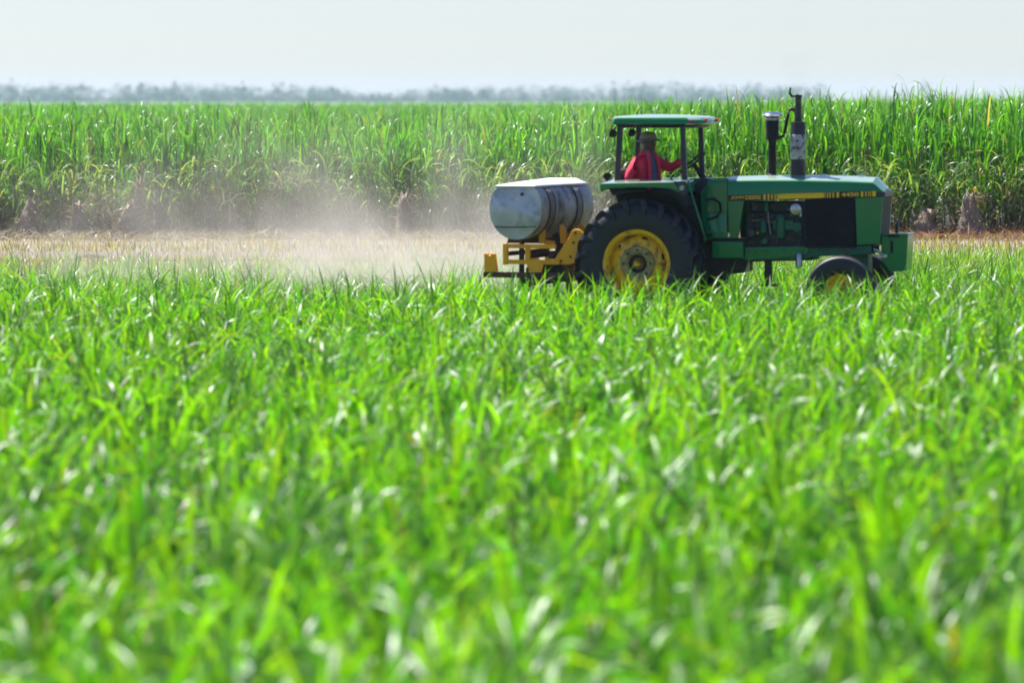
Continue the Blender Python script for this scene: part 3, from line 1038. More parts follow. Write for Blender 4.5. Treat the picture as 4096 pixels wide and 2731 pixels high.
# ballast box on the nose
bb = part('ballast_box', prism([(3.17, 1.255), (3.54, 1.262), (3.515, 0.78), (3.30, 0.765), (3.18, 0.92)], -0.30, 0.22), 'tractor_green', bevel=0.012)
obj('box_rim', prism([(3.17, 1.262), (3.17, 1.278), (3.55, 1.285), (3.55, 1.268)], -0.31, 0.23), 'tractor_green', bb, bevel=0.004)
obj('box_slot', box(3.30, 3.34, -0.306, -0.298, 1.02, 1.18), 'black_paint', bb)
obj('box_latch', joinall(box(3.27, 3.43, -0.33, -0.26, 1.23, 1.264), box(3.37, 3.41, -0.34, -0.25, 1.286, 1.42)), 'black_paint', bb, bevel=0.004)
part('tow_hook', joinall(tube([(3.08, -0.30, 1.02), (3.10, -0.36, 1.07), (3.17, -0.38, 1.04), (3.21, -0.36, 0.99)], 0.022, 8),
                         box(3.14, 3.27, -0.36, -0.312, 0.955, 1.005)), 'steel', bevel=0.004)

# ---- cowl and console
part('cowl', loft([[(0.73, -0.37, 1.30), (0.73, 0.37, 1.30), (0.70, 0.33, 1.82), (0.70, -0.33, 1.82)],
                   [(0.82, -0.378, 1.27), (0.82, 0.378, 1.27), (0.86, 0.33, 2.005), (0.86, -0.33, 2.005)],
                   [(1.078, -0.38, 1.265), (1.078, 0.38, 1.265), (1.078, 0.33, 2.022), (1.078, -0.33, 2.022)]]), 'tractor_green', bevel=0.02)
part('cowl_shoulder', loft([[(0.80, -0.383, 1.55), (0.80, -0.383, 1.93), (0.80, -0.345, 1.985), (0.80, -0.33, 1.55)],
                            [(1.082, -0.386, 1.55), (1.082, -0.386, 1.955), (1.082, -0.35, 2.018), (1.082, -0.33, 1.55)]]), 'tractor_green', bevel=0.01)
part('lower_side_plate', prism([(0.80, 1.185), (1.10, 1.185), (1.10, 1.29), (0.80, 1.30)], -0.392, -0.372), 'tractor_green', bevel=0.006)
part('hose_loop', tube([(0.80, -0.41, 1.72), (0.90, -0.42, 1.74), (0.985, -0.42, 1.68), (1.00, -0.42, 1.58), (0.94, -0.42, 1.49), (0.83, -0.42, 1.46)], 0.016, 8),
     'black_paint', smooth=60)
part('dashboard', prism([(0.62, 1.80), (0.58, 1.93), (0.70, 2.02), (0.84, 2.0), (0.84, 1.80)], -0.24, 0.24), 'post_paint', bevel=0.02)
part('steering_column', tube([(0.76, 0, 1.90), (0.66, 0, 2.03), (0.545, 0, 2.20)], [0.05, 0.04, 0.028], 12), 'black_paint', smooth=60)
TILT = R(-38)
ring = []
sw = []
for k in range(28):
    t = 2 * math.pi * k / 28
    sw.append((0.205 * math.cos(t), 0.205 * math.sin(t)))
rv, rf = [], []
for k, (a, b) in enumerate(sw):
    for j in range(8):
        q = 2 * math.pi * j / 8
        rr = 0.205 + 0.015 * math.cos(q)
        t = 2 * math.pi * k / 28
        rv.append((rr * math.cos(t), rr * math.sin(t), 0.015 * math.sin(q)))
for k in range(28):
    for j in range(8):
        rf.append((k * 8 + j, k * 8 + (j + 1) % 8, ((k + 1) % 28) * 8 + (j + 1) % 8, ((k + 1) % 28) * 8 + j))
spk = [tube([(0, 0, -0.03), (0.2 * math.cos(t), 0.2 * math.sin(t), 0)], 0.012, 6) for t in (0.5, 2.6, 4.7)]
stw = part('steering_wheel', move(joinall((rv, rf), *spk), (0.53, 0, 2.225), Matrix.Rotation(TILT, 3, 'Y').to_quaternion()), 'black_paint', smooth=60)

# ---- platform, fenders, seat
def sloped(prof, y0, y1):
    v, f = prism(prof, y0, y1)
    return [(x, y, z - (0.030 * (abs(y) - 0.52) / 0.64 if z > 1.95 else 0)) for x, y, z in v], f


part('platform', box(-0.42, 0.88, -0.60, 0.60, 1.22, 1.262), 'black_paint', bevel=0.008)
for s in (-1, 1):
    y0, y1 = (-1.16, -0.52) if s < 0 else (0.52, 1.16)
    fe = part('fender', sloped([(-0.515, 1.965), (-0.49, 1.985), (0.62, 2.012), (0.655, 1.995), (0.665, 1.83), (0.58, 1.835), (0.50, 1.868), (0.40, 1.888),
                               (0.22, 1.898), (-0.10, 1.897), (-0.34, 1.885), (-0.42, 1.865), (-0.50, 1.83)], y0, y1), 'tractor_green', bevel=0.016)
    ys = -0.60 if s < 0 else 0.60
    obj('fender_wall', prism([(-0.44, 1.88), (0.64, 1.83), (0.86, 1.25), (0.78, 0.95), (0.55, 1.0), (0.0, 0.95), (-0.30, 1.40)], ys - 0.02, ys + 0.02),
        'black_paint', fe, bevel=0.006)
    obj('fender_liner', prism([(-0.40, 1.88), (0.60, 1.835), (0.70, 1.66), (0.66, 1.62), (0.50, 1.80), (0.10, 1.855), (-0.30, 1.80), (-0.34, 1.79)],
                              min(y0, y1) + 0.05, max(y0, y1) - 0.05), 'black_paint', fe)
    xo = -1.12 if s < 0 else 1.12
    obj('corner_bracket', prism([(0.50, 1.985), (0.675, 1.990), (0.70, 1.80), (0.62, 1.80)], s * 1.163 - 0.006, s * 1.163 + 0.006), 'post_paint', fe, bevel=0.004)
    obj('front_lamp', lathe([(0.0001, -0.035), (0.032, -0.033), (0.035, 0.02)], 18, 'y', (0.625, s * 1.175, 1.895)), 'glass_lens', fe, smooth=40)
    obj('tail_lamp', joinall(lathe([(0.0001, -0.04), (0.05, -0.035), (0.055, 0.02), (0.03, 0.035)], 18, 'y', (-0.44, s * 1.0, 2.045)),
                             box(-0.455, -0.425, s * 1.0 - 0.012, s * 1.0 + 0.012, 1.98, 2.01)), 'black_paint', fe, smooth=40)
    part('hand_rail', tube([(0.665, s * 0.99, 1.99), (0.72, s * 0.985, 1.80), (0.83, s * 0.97, 1.45), (0.90, s * 0.95, 1.20), (0.84, s * 0.75, 1.16), (0.80, s * 0.58, 1.20)],
                           0.014, 8), 'tractor_green', smooth=60)
seat = part('seat', joinall(loft([[(-0.36, -0.24, 1.68), (0.12, -0.23, 1.68), (0.12, 0.23, 1.68), (-0.36, 0.24, 1.68)],
                                  [(-0.38, -0.25, 1.74), (0.14, -0.24, 1.75), (0.14, 0.24, 1.75), (-0.38, 0.25, 1.74)],
                                  [(-0.35, -0.22, 1.79), (0.10, -0.21, 1.79), (0.10, 0.21, 1.79), (-0.35, 0.22, 1.79)]])), 'vinyl', bevel=0.02)
obj('seat_back', loft([[(-0.40, -0.23, 1.78), (-0.32, -0.22, 1.78), (-0.32, 0.22, 1.78), (-0.40, 0.23, 1.78)],
                       [(-0.45, -0.23, 2.06), (-0.37, -0.22, 2.06), (-0.37, 0.22, 2.06), (-0.45, 0.23, 2.06)],
                       [(-0.46, -0.20, 2.13), (-0.40, -0.20, 2.13), (-0.40, 0.20, 2.13), (-0.46, 0.20, 2.13)]]), 'vinyl', seat, bevel=0.02)
obj('seat_base', box(-0.25, 0.05, -0.15, 0.15, 1.26, 1.68), 'black_paint', seat, bevel=0.02)
part('control_lever', joinall(tube([(0.20, -0.38, 1.72), (0.28, -0.40, 1.98), (0.35, -0.40, 2.06)], 0.012, 8)), 'black_paint', smooth=60)
part('control_console', prism([(-0.10, 1.40), (0.35, 1.40), (0.30, 1.74), (-0.08, 1.78)], -0.50, -0.32), 'black_paint', bevel=0.02)

# ---- canopy
for s in (-1, 1):
    part('roof_post', loft([[(x + a, s * 0.60 + b, z) for a, b in ((-0.036, -0.03), (0.036, -0.03), (0.036, 0.03), (-0.036, 0.03))] for x, z in ((-0.395, 1.90), (-0.352, 2.73))]),
         'post_paint', bevel=0.008)
    part('roof_post', loft([[(x + a, s * 0.60 + b, z) for a, b in ((-0.034, -0.03), (0.034, -0.03), (0.034, 0.03), (-0.034, 0.03))] for x, z in ((0.545, 1.90), (0.512, 2.73))]),
         'post_paint', bevel=0.008)


def roof_ring(i, z):
    x0, x1, w, c = -0.475 + i, 0.80 - i * 1.5, 0.71 - i, 0.17
    return [(x0, -w + 0.05, z), (x0 + 0.05, -w, z), (x1 - c, -w, z), (x1 - 0.03, -w + c * 1.1, z), (x1, -w + c * 1.9, z), (x1, w - c * 1.9, z),
            (x1 - 0.03, w - c * 1.1, z), (x1 - c, w, z), (x0 + 0.05, w, z), (x0, w - 0.05, z)]


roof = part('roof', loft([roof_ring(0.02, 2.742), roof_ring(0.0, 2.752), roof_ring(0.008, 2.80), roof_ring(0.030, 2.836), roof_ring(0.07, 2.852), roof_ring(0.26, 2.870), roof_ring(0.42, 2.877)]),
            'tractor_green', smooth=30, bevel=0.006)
obj('roof_underframe', loft([roof_ring(0.10, 2.695), roof_ring(0.05, 2.742)]), 'black_paint', roof, bevel=0.006)
for x, y, nm in ((0.79, 0.36, 'warning_lamp'), (0.79, -0.36, 'warning_lamp'), (-0.478, -0.56, 'warning_lamp'), (-0.478, 0.56, 'warning_lamp')):
    obj(nm, joinall(box(x - 0.02, x + 0.025, y - 0.05, y + 0.05, 2.775, 2.825)), 'orange_lens', roof, bevel=0.012)
obj('roof_sticker', loft([[(0.600, -0.712, 2.765), (0.640, -0.705, 2.765), (0.640, -0.695, 2.795), (0.600, -0.706, 2.795)],
                          [(0.690, -0.652, 2.760), (0.700, -0.640, 2.760), (0.690, -0.632, 2.785), (0.680, -0.645, 2.785)]]), 'red_sticker', roof)
for s in (-1, 1):
    wl = part('work_light', move(lathe([(0.0001, -0.05), (0.03, -0.048), (0.055, -0.02), (0.06, 0.035), (0.05, 0.04)], 18, 'z', (0, 0, 0)), (-0.455, s * 0.60, 2.62),
                                 Matrix.Rotation(R(-75), 3, 'Y').to_quaternion()), 'black_paint', smooth=40)
    obj('light_bracket', tube([(-0.44, s * 0.60, 2.66), (-0.42, s * 0.58, 2.70), (-0.40, s * 0.58, 2.735)], 0.01, 6), 'black_paint', wl, smooth=60)

# ---- air intake and exhaust stack standing on the hood
ai = part('air_intake', lathe([(0.075, 1.98), (0.075, 2.06), (0.056, 2.07), (0.052, 2.50), (0.06, 2.53), (0.088, 2.535), (0.09, 2.83), (0.085, 2.845), (0.0001, 2.85)], 28, 'z',
                              (1.63, 0, 0)), 'black_paint', smooth=35)
obj('intake_cap', lathe([(0.09, 2.835), (0.135, 2.850), (0.146, 2.860), (0.146, 2.875), (0.12, 2.897), (0.05, 2.912), (0.0001, 2.914)], 32, 'z', (1.63, 0, 0)), 'chrome', ai, smooth=35)
obj('intake_band', lathe([(0.093, 2.795), (0.096, 2.80), (0.096, 2.825), (0.093, 2.83)], 28, 'z', (1.63, 0, 0)), 'steel', ai, smooth=40)
ex = part('exhaust_stack', lathe([(0.095, 2.0), (0.098, 2.05), (0.100, 2.76), (0.096, 2.775), (0.048, 2.78), (0.046, 2.97), (0.050, 2.975), (0.050, 2.99), (0.043, 2.995),
                                  (0.042, 3.10), (0.052, 3.105), (0.052, 3.14), (0.040, 3.14), (0.038, 3.0)], 28, 'z', (1.985, 0, 0)), 'muffler', smooth=35)
obj('heat_shield', lathe([(0.102, 2.27), (0.105, 2.275), (0.105, 2.60), (0.102, 2.605)], 28, 'z', (1.985, 0, 0)), 'burnt_patch', ex, smooth=40)
obj('rain_flap', joinall(tube([(1.985, 0, 3.145), (1.93, 0, 3.125), (1.885, 0, 3.12)], 0.014, 8), tube([(1.895, 0, 3.12), (1.865, 0, 3.17), (1.88, 0, 3.24)], [0.014, 0.018, 0.012], 8)),
    'black_paint', ex, smooth=60)
obj('suction_tube', tube([(1.94, 0, 2.93), (1.90, 0.0, 2.955), (1.868, 0.0, 2.94), (1.85, 0, 2.88), (1.80, 0, 2.64), (1.78, 0, 2.58), (1.72, 0, 2.565)],
                         [0.026, 0.026, 0.024, 0.022, 0.022, 0.022, 0.022], 10), 'black_paint', ex, smooth=60)
for x in (2.33, 2.62, 2.85):
    part('hood_latch', box(x - 0.05, x + 0.05, -0.05, 0.05, 2.035, 2.062), 'chrome', bevel=0.012)

# ---- rear linkage
for s in (-1, 1):
    part('lower_link', tube([(-0.20, s * 0.30, 0.55), (-0.55, s * 0.36, 0.56), (-0.98, s * 0.40, 0.60)], 0.035, 8), 'dark_iron', smooth=60)
    part('lift_rod', tube([(-0.55, s * 0.36, 0.56), (-0.42, s * 0.30, 1.10)], 0.022, 8), 'dark_iron', smooth=60)
part('top_link', tube([(-0.30, 0, 1.05), (-0.98, 0, 1.16)], 0.03, 8), 'dark_iron', smooth=60)

# ------------------------------------------------------------------ mounted tank implement behind the tractor
def tr_point(x, y, z=0.0):
    c, s = math.cos(TYAW), math.sin(TYAW)
    return (TR[0] + x * c - y * s, TR[1] + x * s + y * c, TR[2] + z)


imp = empty('tank_implement', tr_point(-0.75, 0.0), TYAW - R(6))
tag(imp, 'yellow steel frame carrying a dented silver tank, mounted behind the green tractor', 'implement')


def ip(name, geo, mat, parent=imp, **k):
    return obj(name, geo, mat, parent, **k)


CX, CZ, RX, RZ = -0.888, 1.60, 0.385, 0.425


def tank_ring(y, k=1.0, flat=1.885, n=40):
    r = []
    for i in range(n):
        t = 2 * math.pi * i / n
        z = CZ + RZ * k * math.sin(t)
        x = CX + RX * k * math.cos(t)
        r.append((x, y, min(z, flat)))
    return r


tank = ip('tank', loft([tank_ring(y) for y in (-1.0, -0.6, -0.2, 0.2, 0.7, 1.15)]), 'galvanised', smooth=35, bevel=0.008)


def plate(y):
    """End plate, slightly dished and with a crease low down."""
    rings = []
    for k in (1.0, 0.97, 0.7, 0.4, 0.1):
        rings.append([(p[0], y - 0.035 * (1 - k ** 2) - (0.016 * math.sin(11 * p[2] + 3 * p[0]) + 0.008 * math.sin(17 * p[0] + 5 * p[2])) * (1 - k ** 4), p[2]) for p in tank_ring(0, k * 0.985, 1.88)])
    return loft(rings)


te = obj('end_plate', plate(-1.004), 'tank_end', tank, smooth=50)
obj('end_seam', tube([(CX - 0.30, -1.016, 1.352), (CX - 0.1, -1.030, 1.345), (CX + 0.1, -1.031, 1.350), (CX + 0.29, -1.015, 1.358)], 0.007, 6), 'dark_iron', tank, smooth=60)
obj('end_plug', lathe([(0.0001, -0.035), (0.022, -0.03), (0.024, 0.02)], 12, 'y', (CX + 0.10, -1.012, 1.795)), 'rust', tank, smooth=40)
obj('lid', loft([[(CX - w, -1.03, z), (CX + w, -1.03, z), (CX + w, 1.17, z), (CX - w, 1.17, z)] for w, z in ((0.285, 1.886), (0.292, 1.90), (0.285, 1.915))]
                + [[(CX - 0.2, -0.6, 1.945), (CX + 0.22, -0.6, 1.945), (CX + 0.22, 0.9, 1.985), (CX - 0.2, 0.9, 1.985)]]), 'lid_white', tank, smooth=25, bevel=0.006)
for yy in (-0.58, 0.55):
    bw = 0.10
    rings = [tank_ring(yy - bw, 1.004), tank_ring(yy - bw, 1.02), tank_ring(yy + bw, 1.02), tank_ring(yy + bw, 1.004)]
    bnd = obj('tank_band', loft(rings, cap=False), 'strap', tank, smooth=35)
    for e in (-1, 1):
        yr = yy + e * (bw + 0.012)
        obj('band_edge', loft([tank_ring(yr - 0.012, 1.003), tank_ring(yr - 0.012, 1.03), tank_ring(yr + 0.012, 1.03), tank_ring(yr + 0.012, 1.003)], cap=False), 'rust', tank,
            smooth=35)

for s in (-1, 1):
    yy = s * 0.85
    ip('side_frame', joinall(box(-1.12, -1.055, yy - 0.03, yy + 0.03, 0.83, 1.12), box(-1.054, -0.36, yy - 0.03, yy + 0.03, 1.058, 1.114),
                             box(-1.054, -0.30, yy - 0.03, yy + 0.03, 0.842, 0.902), box(-0.80, -0.73, yy - 0.026, yy + 0.026, 0.903, 1.057)), 'frame_yellow', bevel=0.006)
    ip('side_plate', prism([(-0.74, 0.735), (-0.74, 0.893), (-0.52, 0.905), (-0.52, 0.86), (-0.555, 0.735)], yy - 0.042, yy - 0.032) if s < 0 else
       prism([(-0.74, 0.735), (-0.74, 0.893), (-0.52, 0.905), (-0.52, 0.86), (-0.555, 0.735)], yy + 0.032, yy + 0.042), 'frame_yellow', bevel=0.003)
    ip('hitch_bracket', prism([(-0.40, 0.84), (-0.40, 0.905), (-0.185, 1.22), (-0.145, 1.30), (-0.10, 1.328), (-0.03, 1.318), (0.02, 1.27), (0.03, 1.19),
                               (-0.05, 1.11), (-0.065, 0.98), (-0.095, 0.86), (-0.21, 0.84)], s * 0.80 - 0.025, s * 0.80 + 0.025), 'frame_yellow', bevel=0.01)
    ip('hitch_pin_plate', prism([(-0.03, 1.10), (0.05, 1.17), (0.055, 1.28), (0.015, 1.30), (-0.04, 1.20)], s * 0.75 - 0.025, s * 0.75 + 0.02), 'rust', bevel=0.006)
    ip('lower_plate', prism([(-0.30, 0.835), (-0.10, 0.845), (-0.10, 0.62), (-0.18, 0.60), (-0.26, 0.72)], s * 0.78 - 0.02, s * 0.78 + 0.02), 'rust', bevel=0.006)
    ip('rear_upright', prism([(-1.385, 0.735), (-1.385, 0.985), (-1.335, 0.985), (-1.335, 0.955), (-1.29, 0.955), (-1.29, 0.982), (-1.235, 0.982), (-1.205, 0.735)],
                             s * 0.86 - 0.04, s * 0.86 + 0.04), 'frame_yellow', bevel=0.006)
    ip('lower_beam', box(-1.40, -0.10, s * 0.86 - 0.04, s * 0.86 + 0.04, 0.655, 0.732), 'rust', bevel=0.008)
    ip('stand_leg', box(-0.925, -0.865, s * 0.74 - 0.03, s * 0.74 + 0.03, 0.12, 1.12), 'dark_iron', bevel=0.006)
    ip('saddle_strut', prism([(-0.68, 1.115), (-0.60, 1.115), (-0.60, 1.34), (-0.64, 1.37), (-0.68, 1.30)], s * 0.62 - 0.03, s * 0.62 + 0.03), 'frame_yellow', bevel=0.006)
    ip('saddle_strut', prism([(-0.45, 1.115), (-0.36, 1.115), (-0.37, 1.30), (-0.43, 1.38), (-0.46, 1.36)], s * 0.40 - 0.03, s * 0.40 + 0.03), 'frame_yellow', bevel=0.006)
    ip('tank_saddle', prism([(-1.16, 1.118), (-0.62, 1.118), (-0.66, 1.20), (-0.78, 1.185), (-0.89, 1.172), (-1.0, 1.187), (-1.12, 1.23)], s * 0.58 - 0.04, s * 0.58 + 0.04), 'rust',
       bevel=0.006)
for x, z0, z1, m_ in ((-1.09, 0.95, 1.01, 'rust'), (-0.76, 0.92, 0.99, 'rust'), (-0.45, 0.92, 0.99, 'rust'), (-0.15, 0.90, 0.97, 'frame_yellow')):
    ip('cross_bar', box(x - 0.035, x + 0.035, -0.815, 0.815, z0, z1), m_, bevel=0.006)
ip('tool_bar', box(-0.72, -0.60, -1.15, 1.15, 0.56, 0.66), 'dark_iron', bevel=0.01)
ip('metering_box', prism([(-0.62, 0.62), (-0.34, 0.62), (-0.26, 0.86), (-0.70, 0.86)], -0.70, 0.70), 'dark_iron', bevel=0.02)
ip('outlet_pipe', joinall(tube([(-0.55, -0.35, 1.24), (-0.48, -0.36, 1.12), (-0.46, -0.36, 0.86)], 0.05, 12)), 'dark_iron', smooth=60)
for k, y in enumerate((-1.05, -0.55, 0.0, 0.55, 1.05)):
    ip('shank', prism([(-0.70, 0.60), (-0.62, 0.60), (-0.60, 0.30), (-0.50, 0.03), (-0.58, 0.02), (-0.69, 0.28)], y - 0.02, y + 0.02), 'dark_iron', bevel=0.004)
for s in (-1, 1):
    for bx_, bz_ in ((-0.09, 1.27), (-0.12, 1.14), (-0.16, 0.95), (-0.30, 0.89), (-0.08, 0.93)):
        ip('frame_bolt', lathe([(0.0001, s * 0.014), (0.016, s * 0.012), (0.018, 0)], 6, 'y', (bx_, s * 0.826, bz_)), 'dark_iron')
ip('hydraulic_hose', tube([(-0.30, -0.30, 1.05), (-0.15, -0.34, 1.24), (0.05, -0.30, 1.28), (0.30, -0.22, 1.20), (0.45, -0.18, 1.10)], 0.016, 8), 'black_paint', smooth=60)
ip('drain_valve', joinall(lathe([(0.03, -0.10), (0.035, 0.0), (0.05, 0.01)], 14, 'z', (CX + 0.02, -0.80, 1.16)), box(CX - 0.03, CX + 0.07, -0.85, -0.835, 1.09, 1.11)), 'rust', bevel=0.003)
ip('mast', joinall(prism([(-0.24, 0.90), (-0.14, 0.90), (-0.19, 1.22), (-0.25, 1.22)], -0.10, -0.06), prism([(-0.24, 0.90), (-0.14, 0.90), (-0.19, 1.22), (-0.25, 1.22)], 0.06, 0.10),
                   box(-0.25, -0.19, -0.059, 0.059, 1.12, 1.20)), 'frame_yellow', bevel=0.006)

# ------------------------------------------------------------------ driver
def skin_chain(chains):
    """Skin modifier surface over joints. chains = lists of ((x,y,z), rx, ry); chains that share a joint share the vertex."""
    verts, edges, rad, key = [], [], [], {}
    for chn in chains:
        prev = None
        for p, rx, ry in chn:
            k = tuple(round(c, 4) for c in p)
            if k not in key:
                key[k] = len(verts)
                verts.append(p)
                rad.append((rx, ry))
            i = key[k]
            if prev is not None and prev != i:
                edges.append((prev, i))
            prev = i
    me = bpy.data.meshes.new('skin_tmp')
    me.from_pydata(verts, edges, [])
    o = bpy.data.objects.new('skin_tmp', me)
    col.objects.link(o)
    m = o.modifiers.new('skin', 'SKIN')
    m.use_smooth_shade = True
    for i, r in enumerate(rad):
        me.skin_vertices[0].data[i].radius = r
    me.skin_vertices[0].data[0].use_root = True
    sub = o.modifiers.new('sub', 'SUBSURF')
    sub.levels = 2
    sub.render_levels = 2
    dg = bpy.context.evaluated_depsgraph_get()
    out = bpy.data.meshes.new_from_object(o.evaluated_get(dg))
    bpy.data.objects.remove(o)
    return [tuple(v.co) for v in out.vertices], [tuple(p.vertices) for p in out.polygons]


def ellipsoid(c, r, n=20, m=14):
    rings = []
    for j in range(1, m):
        a = math.pi * j / m
        rings.append([(c[0] + r[0] * math.sin(a) * math.cos(2 * math.pi * k / n), c[1] + r[1] * math.sin(a) * math.sin(2 * math.pi * k / n), c[2] - r[2] * math.cos(a)) for k in range(n)])
    return loft(rings)


def fused(geo, voxel):
    o = obj('fuse_tmp', geo, 'skin')
    m = o.modifiers.new('re', 'REMESH')
    m.mode = 'VOXEL'
    m.voxel_size = voxel
    sm = o.modifiers.new('sm', 'SMOOTH')
    sm.factor = 0.5
    sm.iterations = 3
    dg = bpy.context.evaluated_depsgraph_get()
    out = bpy.data.meshes.new_from_object(o.evaluated_get(dg))
    bpy.data.objects.remove(o)
    bm = bmesh.new()
    bm.from_mesh(out)
    seen, best = set(), []
    for v in bm.verts:                                  # keep the one connected surface, drop stray voxels
        if v in seen:
            continue
        isl, stack = [], [v]
        seen.add(v)
        while stack:
            a = stack.pop()
            isl.append(a)
            for e in a.link_edges:
                b = e.other_vert(a)
                if b not in seen:
                    seen.add(b)
                    stack.append(b)
        if len(isl) > len(best):
            best = isl
    keep = set(best)
    bmesh.ops.delete(bm, geom=[v for v in bm.verts if v not in keep], context='VERTS')
    bm.to_mesh(out)
    bm.free()
    return [tuple(v.co) for v in out.vertices], [tuple(p.vertices) for p in out.polygons]


man = empty('person', tr_point(-0.12, 0.0, 1.79), TYAW)
tag(man, 'seated driver in a red jacket and straw hat reaching for the steering wheel', 'person')
# local frame: x forward with the tractor, origin on the seat. Torso turned to its right (towards the camera).
FW = Vector((0.80, -0.60, 0))
RT = Vector((-0.60, -0.80, 0))


def P(f, r, z):
    v = FW * f + RT * r
    return (v.x, v.y, z)


pel, wai, che, nkb = P(-0.02, 0, 0.07), P(0.0, 0, 0.22), P(0.02, 0, 0.42), P(0.02, 0, 0.535)
neck, chin = P(0.035, 0, 0.585), P(0.05, 0, 0.64)
shR, shL = P(0.01, 0.19, 0.50), P(0.01, -0.19, 0.50)
elR = (shR[0] - 0.11, shR[1] - 0.06, 0.20)
haR = (elR[0] + 0.22, elR[1] + 0.02, 0.10)
whl = (0.53 + 0.12 - 0.155, 0.075, 2.225 - 1.79 + 0.128 - 0.03)      # grip on the wheel rim
haL = (0.515, 0.055, 0.490)
elL = (0.30, 0.20, 0.34)
hipR, hipL = P(-0.02, 0.10, 0.06), P(-0.02, -0.10, 0.06)
knR, knL = (0.42, -0.17, 0.08), (0.42, 0.17, 0.08)
ftR, ftL = (0.46, -0.17, -0.42), (0.46, 0.17, -0.42)


def fingers(h, d, up, side):
    """Five chains from a palm at h: d along the hand, up across the back, side towards the thumb."""
    d, up, side, h = Vector(d).normalized(), Vector(up).normalized(), Vector(side).normalized(), Vector(h)
    out = []
    for k, ln in enumerate((0.070, 0.078, 0.072, 0.058)):
        b = h + d * 0.045 + side * (0.027 - 0.018 * k)
        p1 = b + d * ln * 0.42
        p2 = p1 + (d * 0.6 - up * 0.8).normalized() * ln * 0.36
        p3 = p2 + (-up * 0.95 - d * 0.3).normalized() * ln * 0.30
        out.append(tube([b - d * 0.03, b, p1, p2, p3], [0.010, 0.0095, 0.0092, 0.0085, 0.006], 8))
    b = h + side * 0.028 + d * 0.0
    out.append(tube([b - side * 0.015, b + side * 0.015 + d * 0.015, b + side * 0.022 + d * 0.045 - up * 0.01, b + side * 0.012 + d * 0.066 - up * 0.03], [0.012, 0.0115, 0.0105, 0.007], 8))
    return out


body_geo = skin_chain([
    [(pel, 0.15, 0.12), (wai, 0.145, 0.11), (che, 0.16, 0.12), (nkb, 0.085, 0.075), (neck, 0.058, 0.06), (chin, 0.06, 0.065)],
    [(che, 0.16, 0.12), (shR, 0.065, 0.065), (elR, 0.048, 0.048), (haR, 0.030, 0.034)],
    [(che, 0.16, 0.12), (shL, 0.065, 0.065), (elL, 0.048, 0.048), (haL, 0.030, 0.034)],
    [(pel, 0.15, 0.12), (hipR, 0.10, 0.10), (knR, 0.066, 0.066), (ftR, 0.042, 0.042), ((0.58, -0.18, -0.46), 0.04, 0.03)],
    [(pel, 0.15, 0.12), (hipL, 0.10, 0.10), (knL, 0.066, 0.066), (ftL, 0.042, 0.042), ((0.58, 0.18, -0.46), 0.04, 0.03)]])
HF = Vector((0.93, -0.36, 0)).normalized()          # the head looks ahead, a little to the right
HR = Vector((HF.y, -HF.x, 0))
hc = Vector(P(0.045, 0, 0.690))


def HP(f, r, z):
    return tuple(hc + HF * f + HR * r + Vector((0, 0, z)))


head = [ellipsoid(tuple(hc), (0.098, 0.080, 0.122)), ellipsoid(HP(0.02, 0, -0.065), (0.070, 0.060, 0.058)), ellipsoid(HP(0.102, 0, -0.015), (0.020, 0.014, 0.026), 10, 8),
        ellipsoid(HP(0.094, 0, -0.062), (0.014, 0.026, 0.010), 10, 8), ellipsoid(HP(0.088, 0, -0.088), (0.020, 0.022, 0.016), 10, 8),
        ellipsoid(HP(0.088, 0, 0.026), (0.016, 0.055, 0.012), 10, 8)]
for s in (-1, 1):
    head.append(ellipsoid(HP(0.0, s * 0.082, 0.0), (0.020, 0.012, 0.032), 10, 8))
hands = [ellipsoid(haR, (0.045, 0.036, 0.022), 12, 8), ellipsoid(haL, (0.045, 0.034, 0.026), 12, 8)]
hands += fingers(haR, (1, 0.1, -0.25), (0.2, 0, 1), (0, 1, 0)) + fingers(haL, (0.75, 0.1, 0.25), (-0.3, 0, 1), (0.1, -1, 0.2))
obj('body', fused(joinall(body_geo, *head, *hands), 0.0095), 'skin', man, smooth=80)
for s in (-1, 1):
    obj('eye', ellipsoid(HP(0.086, s * 0.032, 0.010), (0.010, 0.013, 0.008), 10, 8), 'hair', man, smooth=60)
obj('hair', joinall(ellipsoid(HP(-0.022, 0, 0.035), (0.092, 0.086, 0.098))), 'hair', man, smooth=60)
jk = skin_chain([
    [(P(-0.01, 0, 0.03), 0.185, 0.16), (P(0.0, 0, 0.20), 0.18, 0.15), (P(0.015, 0, 0.38), 0.195, 0.145), (P(0.005, 0, 0.50), 0.15, 0.11), (P(0.005, 0, 0.575), 0.088, 0.082), (P(0.01, 0, 0.605), 0.080, 0.076)],
    [(P(0.015, 0, 0.38), 0.195, 0.145), ((shR[0], shR[1], 0.455), 0.085, 0.08), (elR, 0.082, 0.078), (tuple(Vector(elR).lerp(Vector(haR), 0.82)), 0.055, 0.055)],
    [(P(0.015, 0, 0.38), 0.195, 0.145), ((shL[0], shL[1], 0.455), 0.085, 0.08), (elL, 0.076, 0.072), (tuple(Vector(elL).lerp(Vector(haL), 0.80)), 0.055, 0.055)]])
obj('jacket', jk, 'jacket_red', man, smooth=80)
